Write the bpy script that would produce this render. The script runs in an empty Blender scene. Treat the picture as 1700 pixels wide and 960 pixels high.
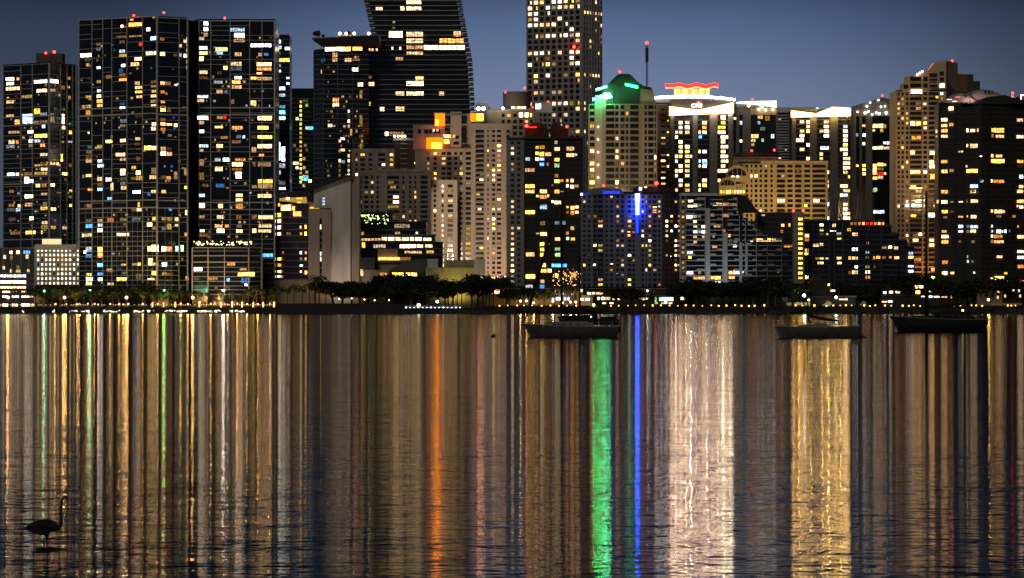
import bpy, bmesh, math, random
from mathutils import Vector, Matrix
R = math.radians
SC = bpy.context.scene
COL = SC.collection
# ------------------------------------------------------------------ camera
CAMZ, F, HOR = 3.6, 6410.0, 513.0          # eye height, focal length in px of the 1700 px frame, horizon row
cam_d = bpy.data.cameras.new('camera')
cam = bpy.data.objects.new('camera', cam_d); COL.objects.link(cam)
cam.location = (0, 0, CAMZ); cam.rotation_euler = (R(90), 0, 0)
cam_d.sensor_width = 36; cam_d.lens = 36*F/1700
cam_d.shift_y = (HOR-480)/1700
cam_d.clip_start = 1; cam_d.clip_end = 60000
SC.camera = cam
# ------------------------------------------------------------------ world: dusk sky, sun just set behind the skyline
wd = bpy.data.worlds.new('World'); SC.world = wd; wd.use_nodes = True
nt = wd.node_tree; N = nt.nodes; Lk = nt.links
N.clear()
out = N.new('ShaderNodeOutputWorld'); bg = N.new('ShaderNodeBackground')
tc = N.new('ShaderNodeTexCoord'); sep = N.new('ShaderNodeSeparateXYZ')
Lk.new(tc.outputs['Generated'], sep.inputs[0])
ramp = N.new('ShaderNodeValToRGB'); ramp.color_ramp.interpolation = 'LINEAR'
els = ramp.color_ramp.elements
els[0].position = 0.0; els[0].color = (.25, .30, .42, 1)
els[1].position = 1.0; els[1].color = (.004, .006, .010, 1)
for p, c in ((.045, (.19, .24, .37)), (.06, (.155, .208, .34)), (.075, (.100, .154, .30)), (.083, (.062, .095, .185)), (.095, (.026, .041, .080)), (.115, (.010, .016, .030)), (.35, (.006, .008, .014))):
    e = els.new(p); e.color = (*c, 1)
Lk.new(sep.outputs['Z'], ramp.inputs[0])
# afterglow: the sky is paler towards where the sun went down
nrm = N.new('ShaderNodeVectorMath'); nrm.operation = 'DOT_PRODUCT'
az = R(.9); nrm.inputs[1].default_value = (math.sin(az), math.cos(az), 0)
Lk.new(tc.outputs['Generated'], nrm.inputs[0])
mr = N.new('ShaderNodeMapRange'); mr.interpolation_type = 'SMOOTHSTEP'
mr.inputs[1].default_value = .9895; mr.inputs[2].default_value = 1.0; mr.inputs[3].default_value = .28; mr.inputs[4].default_value = 1.0
Lk.new(nrm.outputs['Value'], mr.inputs[0])
sky = N.new('ShaderNodeTexSky'); sky.sky_type = 'NISHITA'; sky.sun_disc = False
sky.sun_elevation = R(-3); sky.sun_rotation = R(1.6)
mul = N.new('ShaderNodeMix'); mul.data_type = 'RGBA'; mul.blend_type = 'MULTIPLY'; mul.inputs[0].default_value = 1
Lk.new(ramp.outputs[0], mul.inputs[6]); Lk.new(mr.outputs[0], mul.inputs[7])
add = N.new('ShaderNodeMix'); add.data_type = 'RGBA'; add.blend_type = 'ADD'; add.inputs[0].default_value = .004
Lk.new(mul.outputs[2], add.inputs[6]); Lk.new(sky.outputs[0], add.inputs[7])
Lk.new(add.outputs[2], bg.inputs[0]); bg.inputs[1].default_value = 1.0
Lk.new(bg.outputs[0], out.inputs[0])
# ------------------------------------------------------------------ one dim, broad key added behind the camera to brighten the facades
sd = bpy.data.lights.new('moon', 'SUN'); sd.energy = .38; sd.angle = R(12); sd.color = (1, .93, .84)
so = bpy.data.objects.new('moon', sd); COL.objects.link(so); so.rotation_euler = (R(62), 0, R(-18))
vs = SC.view_settings
vs.view_transform = 'Standard'; vs.look = 'None'; vs.exposure = 0; vs.gamma = 1; vs.use_curve_mapping = False
SC.cycles.use_denoising = True
SC.cycles.sample_clamp_indirect = 40
SC.cycles.max_bounces = 5; SC.cycles.diffuse_bounces = 2; SC.cycles.glossy_bounces = 3; SC.cycles.caustics_reflective = True

# ================================================================== materials
MATS = {}
def nodes(name):
    m = bpy.data.materials.new(name); m.use_nodes = True
    t = m.node_tree; b = t.nodes['Principled BSDF']
    return m, t, b
def solid(name, c, rough=.7, metal=0, var=.18, scale=.25, streak=False, spec=.3):
    """procedural surface: base colour with weathering noise (world coordinates)"""
    if name in MATS: return MATS[name]
    m, t, b = nodes(name)
    b.inputs['Roughness'].default_value = rough; b.inputs['Metallic'].default_value = metal
    b.inputs['Specular IOR Level'].default_value = spec
    g = t.nodes.new('ShaderNodeNewGeometry'); mp = t.nodes.new('ShaderNodeMapping')
    mp.inputs['Scale'].default_value = (1, 1, .12 if streak else 1)
    t.links.new(g.outputs['Position'], mp.inputs[0])
    n = t.nodes.new('ShaderNodeTexNoise'); n.inputs['Scale'].default_value = scale; n.inputs['Detail'].default_value = 4
    t.links.new(mp.outputs[0], n.inputs['Vector'])
    r = t.nodes.new('ShaderNodeMapRange'); r.inputs[1].default_value = .25; r.inputs[2].default_value = .75
    r.inputs[3].default_value = 1-var*1.6; r.inputs[4].default_value = 1+var*.6
    t.links.new(n.outputs[0], r.inputs[0])
    mx = t.nodes.new('ShaderNodeMix'); mx.data_type = 'RGBA'; mx.blend_type = 'MULTIPLY'; mx.inputs[0].default_value = 1
    mx.inputs[6].default_value = (*c, 1); t.links.new(r.outputs[0], mx.inputs[7])
    t.links.new(mx.outputs[2], b.inputs['Base Color'])
    MATS[name] = m; return m
def emit(name, c, s, sampling='AUTO'):
    if name in MATS: return MATS[name]
    m = bpy.data.materials.new(name); m.use_nodes = True; t = m.node_tree; t.nodes.clear()
    o = t.nodes.new('ShaderNodeOutputMaterial'); e = t.nodes.new('ShaderNodeEmission')
    e.inputs[0].default_value = (*c, 1); e.inputs[1].default_value = s
    t.links.new(e.outputs[0], o.inputs[0]); m.cycles.emission_sampling = sampling
    MATS[name] = m; return m
def lit_material():
    """a lit room behind glass: the object's own colour, uneven inside (furniture, curtains)"""
    m = bpy.data.materials.new('lit_room'); m.use_nodes = True; t = m.node_tree; t.nodes.clear()
    o = t.nodes.new('ShaderNodeOutputMaterial'); e = t.nodes.new('ShaderNodeEmission')
    oi = t.nodes.new('ShaderNodeObjectInfo'); tx = t.nodes.new('ShaderNodeTexCoord')
    n = t.nodes.new('ShaderNodeTexNoise'); n.noise_dimensions = '4D'; n.inputs['Scale'].default_value = 3.6; n.inputs['Detail'].default_value = 4; n.inputs['Roughness'].default_value = .65
    w = t.nodes.new('ShaderNodeMath'); w.operation = 'MULTIPLY'; w.inputs[1].default_value = 97
    t.links.new(oi.outputs['Random'], w.inputs[0]); t.links.new(w.outputs[0], n.inputs['W'])
    t.links.new(tx.outputs['Object'], n.inputs['Vector'])
    r = t.nodes.new('ShaderNodeMapRange'); r.inputs[1].default_value = .36; r.inputs[2].default_value = .66
    r.inputs[3].default_value = .06; r.inputs[4].default_value = 1.7
    t.links.new(n.outputs[0], r.inputs[0]); t.links.new(r.outputs[0], e.inputs[1])
    t.links.new(oi.outputs['Color'], e.inputs[0]); t.links.new(e.outputs[0], o.inputs[0])
    m.cycles.emission_sampling = 'NONE'
    return m
LIT = lit_material()
def glass(name, c=(.012, .014, .017), rough=.12):
    if name in MATS: return MATS[name]
    m, t, b = nodes(name)
    b.inputs['Base Color'].default_value = (*c, 1); b.inputs['IOR'].default_value = 1.5
    g = t.nodes.new('ShaderNodeNewGeometry'); n = t.nodes.new('ShaderNodeTexNoise'); n.inputs['Scale'].default_value = .12; n.inputs['Detail'].default_value = 2
    t.links.new(g.outputs['Position'], n.inputs['Vector'])
    r = t.nodes.new('ShaderNodeMapRange'); r.inputs[3].default_value = rough*.4; r.inputs[4].default_value = rough*2
    t.links.new(n.outputs[0], r.inputs[0]); t.links.new(r.outputs[0], b.inputs['Roughness'])
    MATS[name] = m; return m
GL = glass('dark_glass'); GLT = glass('teal_glass', (.012, .035, .04)); GLG = glass('green_glass', (.012, .03, .022)); GLP = glass('plum_glass', (.05, .04, .06))
FR = solid('frame_white', (.62, .61, .58), .5, var=.12)
FRD = solid('frame_dark', (.03, .03, .03), .5)
MET = solid('metal_grey', (.30, .30, .30), .4, .5)
BLK = solid('black_metal', (.02, .02, .02), .5)
BEI = solid('stucco_beige', (.46, .38, .29), .85, streak=True)
TAN = solid('stucco_tan', (.40, .31, .22), .85, streak=True)
PNK = solid('stucco_pink', (.45, .36, .31), .85, streak=True)
GRY = solid('concrete_grey', (.30, .29, .27), .85, streak=True)
GRD = solid('concrete_dark', (.13, .125, .12), .85, streak=True)
WHT = solid('stucco_white', (.62, .60, .56), .85, streak=True)
BRN = solid('cladding_brown', (.09, .07, .055), .8, streak=True)
RED = solid('brick_dark_red', (.075, .045, .037), .85)
BLA = solid('cladding_black', (.028, .027, .026), .6)
YEL = solid('stucco_yellow', (.52, .44, .20), .85, streak=True)
SLB = solid('slab_grey', (.36, .36, .35), .7)
BLUG = solid('stucco_slate', (.20, .21, .25), .85, streak=True)
ROOFG = solid('roof_tile_green', (.026, .038, .030), .6)
LEAF = solid('foliage_dark', (.030, .045, .016), .75, var=.5, scale=.6)
LEAFP = solid('foliage_palm', (.055, .085, .025), .7, var=.4, scale=.6)
BARK = solid('bark', (.10, .075, .05), .9, var=.4, scale=1.5)

# ================================================================== geometry helpers
GZ = 4.0                                        # level of the land behind the seawall
def W(px, py, D): return Vector(((px-850)*D/F, D, CAMZ+(HOR-py)*D/F))
def zof(py, D): return CAMZ+(HOR-py)*D/F
def newobj(name, me, parent=None, loc=None):
    o = bpy.data.objects.new(name, me); COL.objects.link(o)
    if parent is not None: o.parent = parent
    if loc is not None: o.location = loc
    return o
def tag(o, label=None, cat=None, group=None, kind=None):
    if label: o['label'] = label
    if cat: o['category'] = cat
    if group: o['group'] = group
    if kind: o['kind'] = kind
    return o
def empty(name, loc, label, cat, group=None):
    o = bpy.data.objects.new(name, None); COL.objects.link(o); o.location = loc; o.empty_display_size = 1
    return tag(o, label, cat, group)
def mesh(name, verts, faces, mats, mi=None, smooth=False):
    me = bpy.data.meshes.new(name); me.from_pydata([tuple(v) for v in verts], [], faces)
    for m in (mats if isinstance(mats, (list, tuple)) else [mats]): me.materials.append(m)
    if mi: me.polygons.foreach_set('material_index', mi)
    if smooth: me.polygons.foreach_set('use_smooth', [True]*len(me.polygons))
    me.update(); return me
BOXF = [(0,1,2,3),(7,6,5,4),(0,4,5,1),(1,5,6,2),(2,6,7,3),(3,7,4,0)]
class MB:
    """collects shapes into one mesh"""
    def __init__(s): s.v = []; s.f = []; s.mi = []
    def add(s, v, f, mi=0):
        n = len(s.v); s.v += [tuple(p) for p in v]; s.f += [tuple(i+n for i in q) for q in f]; s.mi += [mi]*len(f)
    def box(s, x0, x1, y0, y1, z0, z1, mi=0):
        s.add([(x0,y0,z0),(x0,y1,z0),(x1,y1,z0),(x1,y0,z0),(x0,y0,z1),(x0,y1,z1),(x1,y1,z1),(x1,y0,z1)],
              [(0,1,2,3),(7,6,5,4),(0,4,5,1),(1,5,6,2),(2,6,7,3),(3,7,4,0)], mi)
    def tube(s, pts, rad, n=6, mi=0, cap=True):
        pts = [Vector(p) for p in pts]
        rad = [rad]*len(pts) if isinstance(rad, (int, float)) else rad
        b0 = len(s.v)
        for i, p in enumerate(pts):
            d = (pts[min(i+1, len(pts)-1)]-pts[max(i-1, 0)]).normalized()
            a = d.cross(Vector((0, 0, 1)) if abs(d.z) < .9 else Vector((0, 1, 0))).normalized(); c = d.cross(a)
            for k in range(n):
                t = 2*math.pi*k/n; s.v.append(tuple(p+(a*math.cos(t)+c*math.sin(t))*rad[i]))
        for i in range(len(pts)-1):
            for k in range(n):
                q = b0+i*n; s.f.append((q+k, q+(k+1) % n, q+n+(k+1) % n, q+n+k)); s.mi.append(mi)
        if cap:
            s.f.append(tuple(b0+k for k in reversed(range(n)))); s.mi.append(mi)
            q = b0+(len(pts)-1)*n; s.f.append(tuple(q+k for k in range(n))); s.mi.append(mi)
    def ball(s, c, r, n=8, m=5, mi=0, sz=1):
        b0 = len(s.v); s.v.append((c[0], c[1], c[2]-r*sz))
        for j in range(1, m):
            a = -math.pi/2+math.pi*j/m
            for k in range(n):
                t = 2*math.pi*k/n; s.v.append((c[0]+r*math.cos(a)*math.cos(t), c[1]+r*math.cos(a)*math.sin(t), c[2]+r*sz*math.sin(a)))
        s.v.append((c[0], c[1], c[2]+r*sz)); last = len(s.v)-1
        for k in range(n):
            s.f.append((b0, b0+1+(k+1) % n, b0+1+k)); s.mi.append(mi)
            q = b0+1+(m-2)*n; s.f.append((last, q+k, q+(k+1) % n)); s.mi.append(mi)
        for j in range(m-2):
            for k in range(n):
                q = b0+1+j*n; s.f.append((q+k, q+(k+1) % n, q+n+(k+1) % n, q+n+k)); s.mi.append(mi)
    def me(s, name, mats, smooth=False): return mesh(name, s.v, s.f, mats, s.mi, smooth)
    def obj(s, name, mats, parent=None, loc=None, smooth=False): return newobj(name, s.me(name, mats, smooth), parent, loc)

CUBE = {}
def cube(mat):
    if mat.name not in CUBE:
        mb = MB(); mb.box(0, 1, -1, 0, 0, 1); CUBE[mat.name] = mb.me('block', mat)
    return CUBE[mat.name]
# ---- lit window meshes: emissive room panes behind real frame bars
PANES = {}
def panes(n, m=1):
    if (n, m) not in PANES:
        mb = MB(); mb.add([(0,0,0),(1,0,0),(1,0,1),(0,0,1)], [(0,1,2,3)], 0)
        w = .07/n**.4
        for i in range(1, n):
            x = i/n+random.Random(n*7+i).uniform(-.03, .03); mb.box(x-w/2, x+w/2, -1, -.02, 0, 1, 1)
        for j in range(1, m): mb.box(0, 1, -.8, -.02, j/m-.05, j/m+.05, 1)
        mb.box(0, 1, -.9, -.02, -.04, .04, 1); mb.box(0, 1, -.9, -.02, .95, 1.03, 1)
        PANES[(n, m)] = mb.me('window', [LIT, FRD])
    return PANES[(n, m)]
TINT = dict(w=(1, .58, .24), W=(1, .71, .40), y=(1, .58, .085), o=(1, .36, .07), c=(.60, .80, 1), C=(.82, .92, 1), b=(.07, .30, .8), r=(1, .03, .02), d=(.34, .17, .06), g=(.50, .9, .36), t=(.12, .65, .8))
PAL = dict(
    warm='wwwwwWWWyyodddc', mix='wwwwWWWyoddccCb', cool='CCCcccWWwwdtbt', gold='wwwyyyoWWdd', white='WWWWWwwCd', dim='dddwwyoc', office='WWWWwwyg', blue='wwWcoodywd')
class Facet:
    def __init__(s, b, A, B):
        s.b = b; s.A = Vector((A[0], A[1])); s.B = Vector((B[0], B[1])); d = s.B-s.A
        s.len = d.length; s.u = d/s.len; s.n = Vector((s.u.y, -s.u.x)); s.ang = math.atan2(s.u.y, s.u.x); s.D = (A[1]+B[1])/2
    def s_at(s, px, o=0):
        k = (px-850)/F; ax = s.A.x+s.n.x*o; ay = s.A.y+s.n.y*o
        return (k*ay-ax)/(s.u.x-k*s.u.y)
    def place(s, me, name, x0, y0, x1, y1, o0, o1, parent=None):
        a, c = s.s_at(x0), s.s_at(x1); z1, z0 = zof(y0, s.D), zof(y1, s.D)
        p = s.A+s.u*a+s.n*o0
        root = s.b.root if parent is None else parent
        o = bpy.data.objects.new(name, me); COL.objects.link(o); o.parent = root
        o.location = Vector((p.x, p.y, z0))-s.b.loc; o.rotation_euler = (0, 0, s.ang)
        o.scale = (c-a, o1-o0, z1-z0); return o
    def box(s, name, x0, y0, x1, y1, o0, o1, mat): return s.place(cube(mat), name, x0, y0, x1, y1, o0, o1)
    def pt(s, px, py, o=0):
        p = s.A+s.u*s.s_at(px, o)+s.n*o
        return Vector((p.x, p.y, zof(py, s.D)))
    def win(s, x0, y0, x1, y1, col='w', k=None, o=.12, np=None, rows=1):
        if s.b.nwin >= 300: return None
        rg = s.b.rg
        if k is None: k = min(5, max(.22, math.exp(rg.gauss(0, .75))*1.25))
        c = TINT[col] if isinstance(col, str) else col
        if np is None: np = max(1, min(6, round((x1-x0)/4.2)))
        w = s.place(panes(np, rows), 'window', x0, y0, x1, y1, o, o+.14)
        k = 1.7*k**1.75 if k > .35 else .9*k; k = min(k, 16); w.color = (c[0]*k, c[1]*k, c[2]*k, 1); s.b.nwin += 1
        return w
class Building:
    def __init__(s, name, label, cat, front, top, depth=28, core=None, base=None, group=None, corename='body'):
        P = [((px-850)*D/F, D) for px, D in front]
        s.rg = random.Random(label); s.nwin = 0
        s.loc = Vector((sum(p[0] for p in P)/len(P), sum(p[1] for p in P)/len(P)+depth/2, GZ))
        s.root = empty(name, s.loc, label, cat, group)
        s.f = [Facet(s, P[i], P[i+1]) for i in range(len(P)-1)]
        s.P = P; s.depth = depth
        s.D = P[0][1]
        if top is not None:
            zt = zof(top, P[0][1]); zb = GZ-.5
            s.prism(corename, P+[(P[-1][0], max(p[1] for p in P)+depth), (P[0][0], max(p[1] for p in P)+depth)], zb, zt, core)
    def prism(s, name, poly, z0, z1, mat, parent=None):
        n = len(poly); L = s.loc
        v = [(x-L.x, y-L.y, z0-L.z) for x, y in poly]+[(x-L.x, y-L.y, z1-L.z) for x, y in poly]
        f = [tuple(reversed(range(n))), tuple(range(n, 2*n))]+[(i, (i+1) % n, (i+1) % n+n, i+n) for i in range(n)]
        return newobj(name, mesh(name, v, f, mat), parent or s.root)
    def sides(s, mat, top, o=.5):
        zt = zof(top, s.P[0][1]); yb = max(p[1] for p in s.P)+s.depth; L = s.loc
        for (x, y), sg in ((s.P[0], -1), (s.P[-1], 1)):
            mb = MB(); mb.box(min(x, x+sg*o)-L.x, max(x, x+sg*o)-L.x, y-.3-L.y, yb-L.y, -.5, zt-.1-L.z); mb.obj('side_wall', mat, s.root)
    def boxpx(s, name, x0, y0, x1, y1, D, depth, mat):
        """box whose front face covers the given photo rectangle at distance D"""
        a, c = W(x0, y1, D), W(x1, y0, D); L = s.loc
        mb = MB(); mb.box(a.x-L.x, c.x-L.x, D-L.y, D+depth-L.y, a.z-L.z, c.z-L.z)
        return mb.obj(name, mat, s.root)
    def poly(s, name, pts, D, depth, mat, smooth=False):
        """elevation outline at distance D, given real thickness"""
        L = s.loc; n = len(pts); fr = [W(x, y, D)-L for x, y in pts]; bk = [p+Vector((0, depth, 0)) for p in fr]
        f = [tuple(range(n)), tuple(reversed(range(n, 2*n)))]+[(i, i+n, (i+1) % n+n, (i+1) % n) for i in range(n)]
        return newobj(name, mesh(name, fr+bk, f, mat), s.root)
    def ball(s, name, px, py, D, r, mat):
        mb = MB(); mb.ball((0, 0, 0), r); o = mb.obj(name, mat, s.root, W(px, py, D)-s.loc, True); return o
    def beacon(s, px, py, D=None, k=1.0):
        mb = MB(); mb.ball((0, 0, .2), .75*k); mb.tube([(0, 0, -2.5), (0, 0, -.2)], .18, 5, 1)
        return mb.obj('beacon_light', [emit('beacon_red', (1, .02, .012), 16), BLK], s.root, W(px, py, D or s.D)-s.loc)
def zoomlist(f, org, txt, k=1.0, **kw):
    ox, oy, sc = org
    for it in txt.split(';'):
        q = it.split()
        if len(q) < 5: continue
        x0, y0, x1, y1 = [float(v)/sc for v in q[:4]]
        g = f if isinstance(f, Facet) else next((h for h in f if h.px0-.5 <= ox+(x0+x1)/2 <= h.px1+.5), f[0])
        kk = (float(q[5]) if len(q) > 5 else min(5, math.exp(g.b.rg.gauss(-.1, .75))))*k
        dh = (y1-y0)*g.b.rg.uniform(0, .22); g.win(ox+x0, oy+y0+dh, ox+x1, oy+y1, q[4], kk, **kw)
def setpx(b, front):
    for f, a, c in zip(b.f, front, front[1:]): f.px0, f.px1 = a[0], c[0]
def lines(f, name, x0, x1, ys, mat, h=.9, o=.25):
    for y in ys: f.box(name, x0, y-h/2, x1, y+h/2, 0, o, mat)
def posts(f, name, xs, y0, y1, mat, w=1.0, o=.4):
    for x in xs: f.box(name, x-w/2, y0, x+w/2, y1, 0, o, mat)
def bayslabs(f, xs, ys, mat, h=.6, dens=.5, low=0):
    for a, c in zip(xs, xs[1:]):
        for y in ys:
            if f.b.rg.random() < (dens if y < low else .85): f.box('floor_slab', a, y-h/2, c, y+h/2, 0, .25, mat)
def frange(a, b, st):
    r = []
    while a < b-1e-6: r.append(a); a += st
    return r
def randwins(f, bays, y0, y1, pitch, p, pal, hfrac=.68, kmul=1.0, skip=(), sub=True):
    """lit rooms scattered over the bays; neighbouring floors tend to be lit together"""
    rg = f.b.rg; P = PAL[pal]
    for (a, c) in bays:
        dens = p*rg.uniform(.5, 1.5); prev = 0
        for y in frange(y0, y1-pitch*.6, pitch):
            if any(q0 <= y <= q1 for q0, q1 in skip): continue
            pp = min(.95, dens*(1.7 if prev else .85)); prev = rg.random() < pp
            if not prev: continue
            w = c-a
            if sub and w > 9:
                m = rg.choice(('L', 'R', 'F', 'M', 'L', 'R'))
                q0, q1 = {'L': (.06, .52), 'R': (.5, .94), 'F': (.05, .95), 'M': (.25, .7)}[m]
            else: q0, q1 = .08, .92
            k = min(4.5, max(.18, math.exp(rg.gauss(-.1, .85))*1.1))*kmul
            f.win(a+w*q0, y+pitch*(1-hfrac)/2, a+w*q1, y+pitch*(1+hfrac)/2, rg.choice(P), k)
def grid(f, cols, y0, y1, pitch, hfrac, mat, x0, x1, p=0, pal='warm', po=.55, so=.45, kmul=1.0, sub=True, names=('pier', 'spandrel'), topcap=True):
    """masonry grid standing proud of a recessed glass core: piers between the openings, a spandrel per floor"""
    e = x0
    for a, c in list(cols)+[(x1, x1)]:
        if a-e > .15: f.box(names[0], e, y0, a, y1, -.05, po, mat)
        e = c
    ys = frange(y0, y1-.5, pitch)
    for i, y in enumerate(ys):
        f.box(names[1], x0, y-pitch*(1-hfrac)/2 if i else y, x1, y+pitch*(1-hfrac)/2, -.05, so, mat)
    if p: randwins(f, cols, y0, y1, pitch, p, pal, hfrac*.92, kmul, sub=sub)
BALC = {}
def balcony_mesh(slab, rail, style):
    k = (slab.name, rail.name, style)
    if k not in BALC:
        mb = MB(); mb.box(0, 1, -1, 0, 0, .12, 0)
        if style == 'solid': mb.box(0, 1, -1, -.93, .12, .42, 1)
        else:
            mb.box(0, 1, -1, -.95, .40, .46, 1)
            for i in range(9): mb.box(i/8*.985, i/8*.985+.015, -1, -.96, .12, .40, 1)
        mb.box(-.0, .02, -.93, 0, .12, .42, 1); mb.box(.98, 1, -.93, 0, .12, .42, 1)
        BALC[k] = mb.me('balcony', [slab, rail])
    return BALC[k]
def balconies(f, x0, x1, y0, y1, pitch, out, slab, rail=None, style='bars'):
    me = balcony_mesh(slab, rail or BLK, style)
    for y in frange(y0, y1-.5, pitch): f.place(me, 'balcony', x0, y, x1, y+pitch, .46, .46+out)

# ================================================================== setting: water, land, seawall
def plane(name, x0, x1, y0, y1, z, mat, kind='structure'):
    me = mesh(name, [(x0, y0, z), (x1, y0, z), (x1, y1, z), (x0, y1, z)], [(0, 1, 2, 3)], mat)
    return tag(newobj(name, me), kind=kind)
def water_material():
    m, t, b = nodes('bay_water'); nd = t.nodes.new; L = t.links.new
    # dark water body under a rippled surface; reflection colour tinted to dim it and mute sky blue
    b.inputs['Base Color'].default_value = (.003, .0035, .004, 1); b.inputs['Roughness'].default_value = .6; b.inputs['Specular IOR Level'].default_value = 0
    gl = nd('ShaderNodeBsdfAnisotropic'); gl.distribution = 'GGX'; gl.inputs['Color'].default_value = (.60, .57, .53, 1); gl.inputs['Roughness'].default_value = .052; gl.inputs['Anisotropy'].default_value = -.6
    tg = nd('ShaderNodeCombineXYZ'); tg.inputs[1].default_value = 1; L(tg.outputs[0], gl.inputs['Tangent'])
    fz = nd('ShaderNodeFresnel'); fz.inputs['IOR'].default_value = 1.33; mxs = nd('ShaderNodeMixShader')
    L(fz.outputs[0], mxs.inputs[0]); L(b.outputs[0], mxs.inputs[1]); L(gl.outputs[0], mxs.inputs[2]); L(mxs.outputs[0], t.nodes['Material Output'].inputs[0])
    g = nd('ShaderNodeNewGeometry')
    acc = None
    for sx, sy, ax, ay, det in ((.05, .09, .002, .014, 2), (.3, .6, .005, .034, 2), (1.2, 2.8, .012, .10, 2), (5, 10, .014, .13, 1)):
        mp = nd('ShaderNodeMapping'); mp.inputs['Scale'].default_value = (sx, sy, 1); mp.inputs['Rotation'].default_value = (0, 0, R(4)); L(g.outputs['Position'], mp.inputs[0])
        n = nd('ShaderNodeTexNoise'); n.inputs['Scale'].default_value = 1; n.inputs['Detail'].default_value = det; L(mp.outputs[0], n.inputs['Vector'])
        s = nd('ShaderNodeVectorMath'); s.operation = 'SUBTRACT'; s.inputs[1].default_value = (.5, .5, .5); L(n.outputs['Color'], s.inputs[0])
        k = nd('ShaderNodeVectorMath'); k.operation = 'MULTIPLY'; k.inputs[1].default_value = (ax, ay, 0); L(s.outputs[0], k.inputs[0])
        if acc is None: acc = k
        else:
            a = nd('ShaderNodeVectorMath'); a.operation = 'ADD'; L(acc.outputs[0], a.inputs[0]); L(k.outputs[0], a.inputs[1]); acc = a
    # cat's paws: patches of calmer and livelier water
    mp = nd('ShaderNodeMapping'); mp.inputs['Scale'].default_value = (.012, .05, 1); L(g.outputs['Position'], mp.inputs[0])
    n = nd('ShaderNodeTexNoise'); n.inputs['Scale'].default_value = 1; n.inputs['Detail'].default_value = 3; L(mp.outputs[0], n.inputs['Vector'])
    mr_ = nd('ShaderNodeMapRange'); mr_.inputs[1].default_value = .3; mr_.inputs[2].default_value = .7; mr_.inputs[3].default_value = .7; mr_.inputs[4].default_value = 1.15; L(n.outputs[0], mr_.inputs[0])
    sc = nd('ShaderNodeVectorMath'); sc.operation = 'SCALE'; L(acc.outputs[0], sc.inputs[0]); L(mr_.outputs[0], sc.inputs['Scale'])
    a = nd('ShaderNodeVectorMath'); a.operation = 'ADD'; a.inputs[1].default_value = (0, 0, 1); L(sc.outputs[0], a.inputs[0])
    nn = nd('ShaderNodeVectorMath'); nn.operation = 'NORMALIZE'; L(a.outputs[0], nn.inputs[0]); L(nn.outputs[0], gl.inputs['Normal']); L(nn.outputs[0], fz.inputs['Normal'])
    return m
plane('water', -9000, 9000, -3000, 2486, 0, water_material())
GRASS = solid('ground_lawn', (.035, .042, .02), .9, var=.4, scale=.08)
plane('ground', -15000, 15000, 2487, 40000, GZ-.3, GRASS)
WALLM = solid('seawall_concrete', (.055, .05, .045), .9, var=.5, scale=.3)
def seawall(x0, x1, ztop, label, mat=WALLM, D=2485):
    a, c = (x0-850)*D/F, (x1-850)*D/F
    r = empty('seawall', ((a+c)/2, D, 0), label, 'seawall'); mb = MB(); mb.box(a-(a+c)/2, c-(a+c)/2, 0, 3.5, -2, ztop); mb.obj('wall', mat, r)
    mb = MB(); mb.box(a-(a+c)/2, c-(a+c)/2, -.4, 3.8, ztop+.003, ztop+.35); mb.obj('coping', mat, r); return r
PROM = solid('promenade_concrete', (.16, .13, .10), .85, var=.3)
seawall(-90, 459, 4.0, 'dark seawall below the lit palm promenade', WALLM)
seawall(459, 672, 6.4, 'tall black seawall below the big dark canopy trees', BLA)
seawall(672, 800, 3.6, 'low dark seawall below the blue lit pavilion')
seawall(800, 1800, 3.4, 'long dark seawall with a row of amber lamps')

# ================================================================== buildings, left to right
# ---- 1 far-left glass tower
fr = [(5, 2640), (83, 2610), (128, 2640)]
b = Building('glass_tower', 'dark gridded glass tower with rooftop plant room, left of the tallest gridded slab', 'tower', fr, 107, core=GL); setpx(b, fr)
f0, f1 = b.f
b.boxpx('plant_room', 60, 88, 104, 106, 2622, 14, GRD); b.beacon(76, 88, 2622); b.beacon(90, 86, 2622, 1.3)
for f, xs, a, c in ((f0, (5.5, 35, 54), 5, 83), (f1, (100, 111, 120), 83, 128)):
    bayslabs(f, (a,)+tuple(x for x in xs if x > a+1)+(c,), [107]+frange(116, 396, 7.7), FR, .7, .6, 240); posts(f, 'mullion', xs, 107, 470, FR, .9)
    lines(f, 'belt', a, c, (193, 207, 291, 304.5, 397, 411), FR, 1.7, .5)
posts(f0, 'corner_column', (82.5,), 107, 470, FR, 2.2, .7); posts(f1, 'corner_column', (126.5,), 107, 470, FR, 2.2, .7)
Z1 = (0, 0, 3.43)
zoomlist(b.f, Z1, '35 432 80 452 w;95 432 110 452 d;38 458 78 478 c;35 484 112 508 w;125 535 185 558 w;195 455 268 478 W 2;282 455 330 476 W;210 508 268 528 w 2;282 508 315 526 w;345 485 368 508 o;38 562 78 585 w;38 592 75 612 d;195 615 228 652 y;130 645 188 704 c 1.6;195 688 270 704 w;35 645 78 660 w;85 668 112 704 o;230 640 268 660 C;286 640 308 704 w;352 645 366 704 W;198 762 268 785 y 2;160 738 188 758 c;240 710 258 732 c;198 790 230 812 c;165 790 188 812 C;50 738 112 755 w;50 790 84 815 w;92 790 106 815 o;38 818 84 838 C;165 818 188 838 w;230 815 255 838 o;352 710 370 735 w;392 735 408 760 y;388 795 410 808 c;230 868 270 890 W;345 870 356 918 y;230 920 268 938 y;285 920 330 940 w;198 935 228 948 w;392 925 408 948 o;40 545 52 552 w;385 430 400 450 d;388 540 402 560 d')
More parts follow.
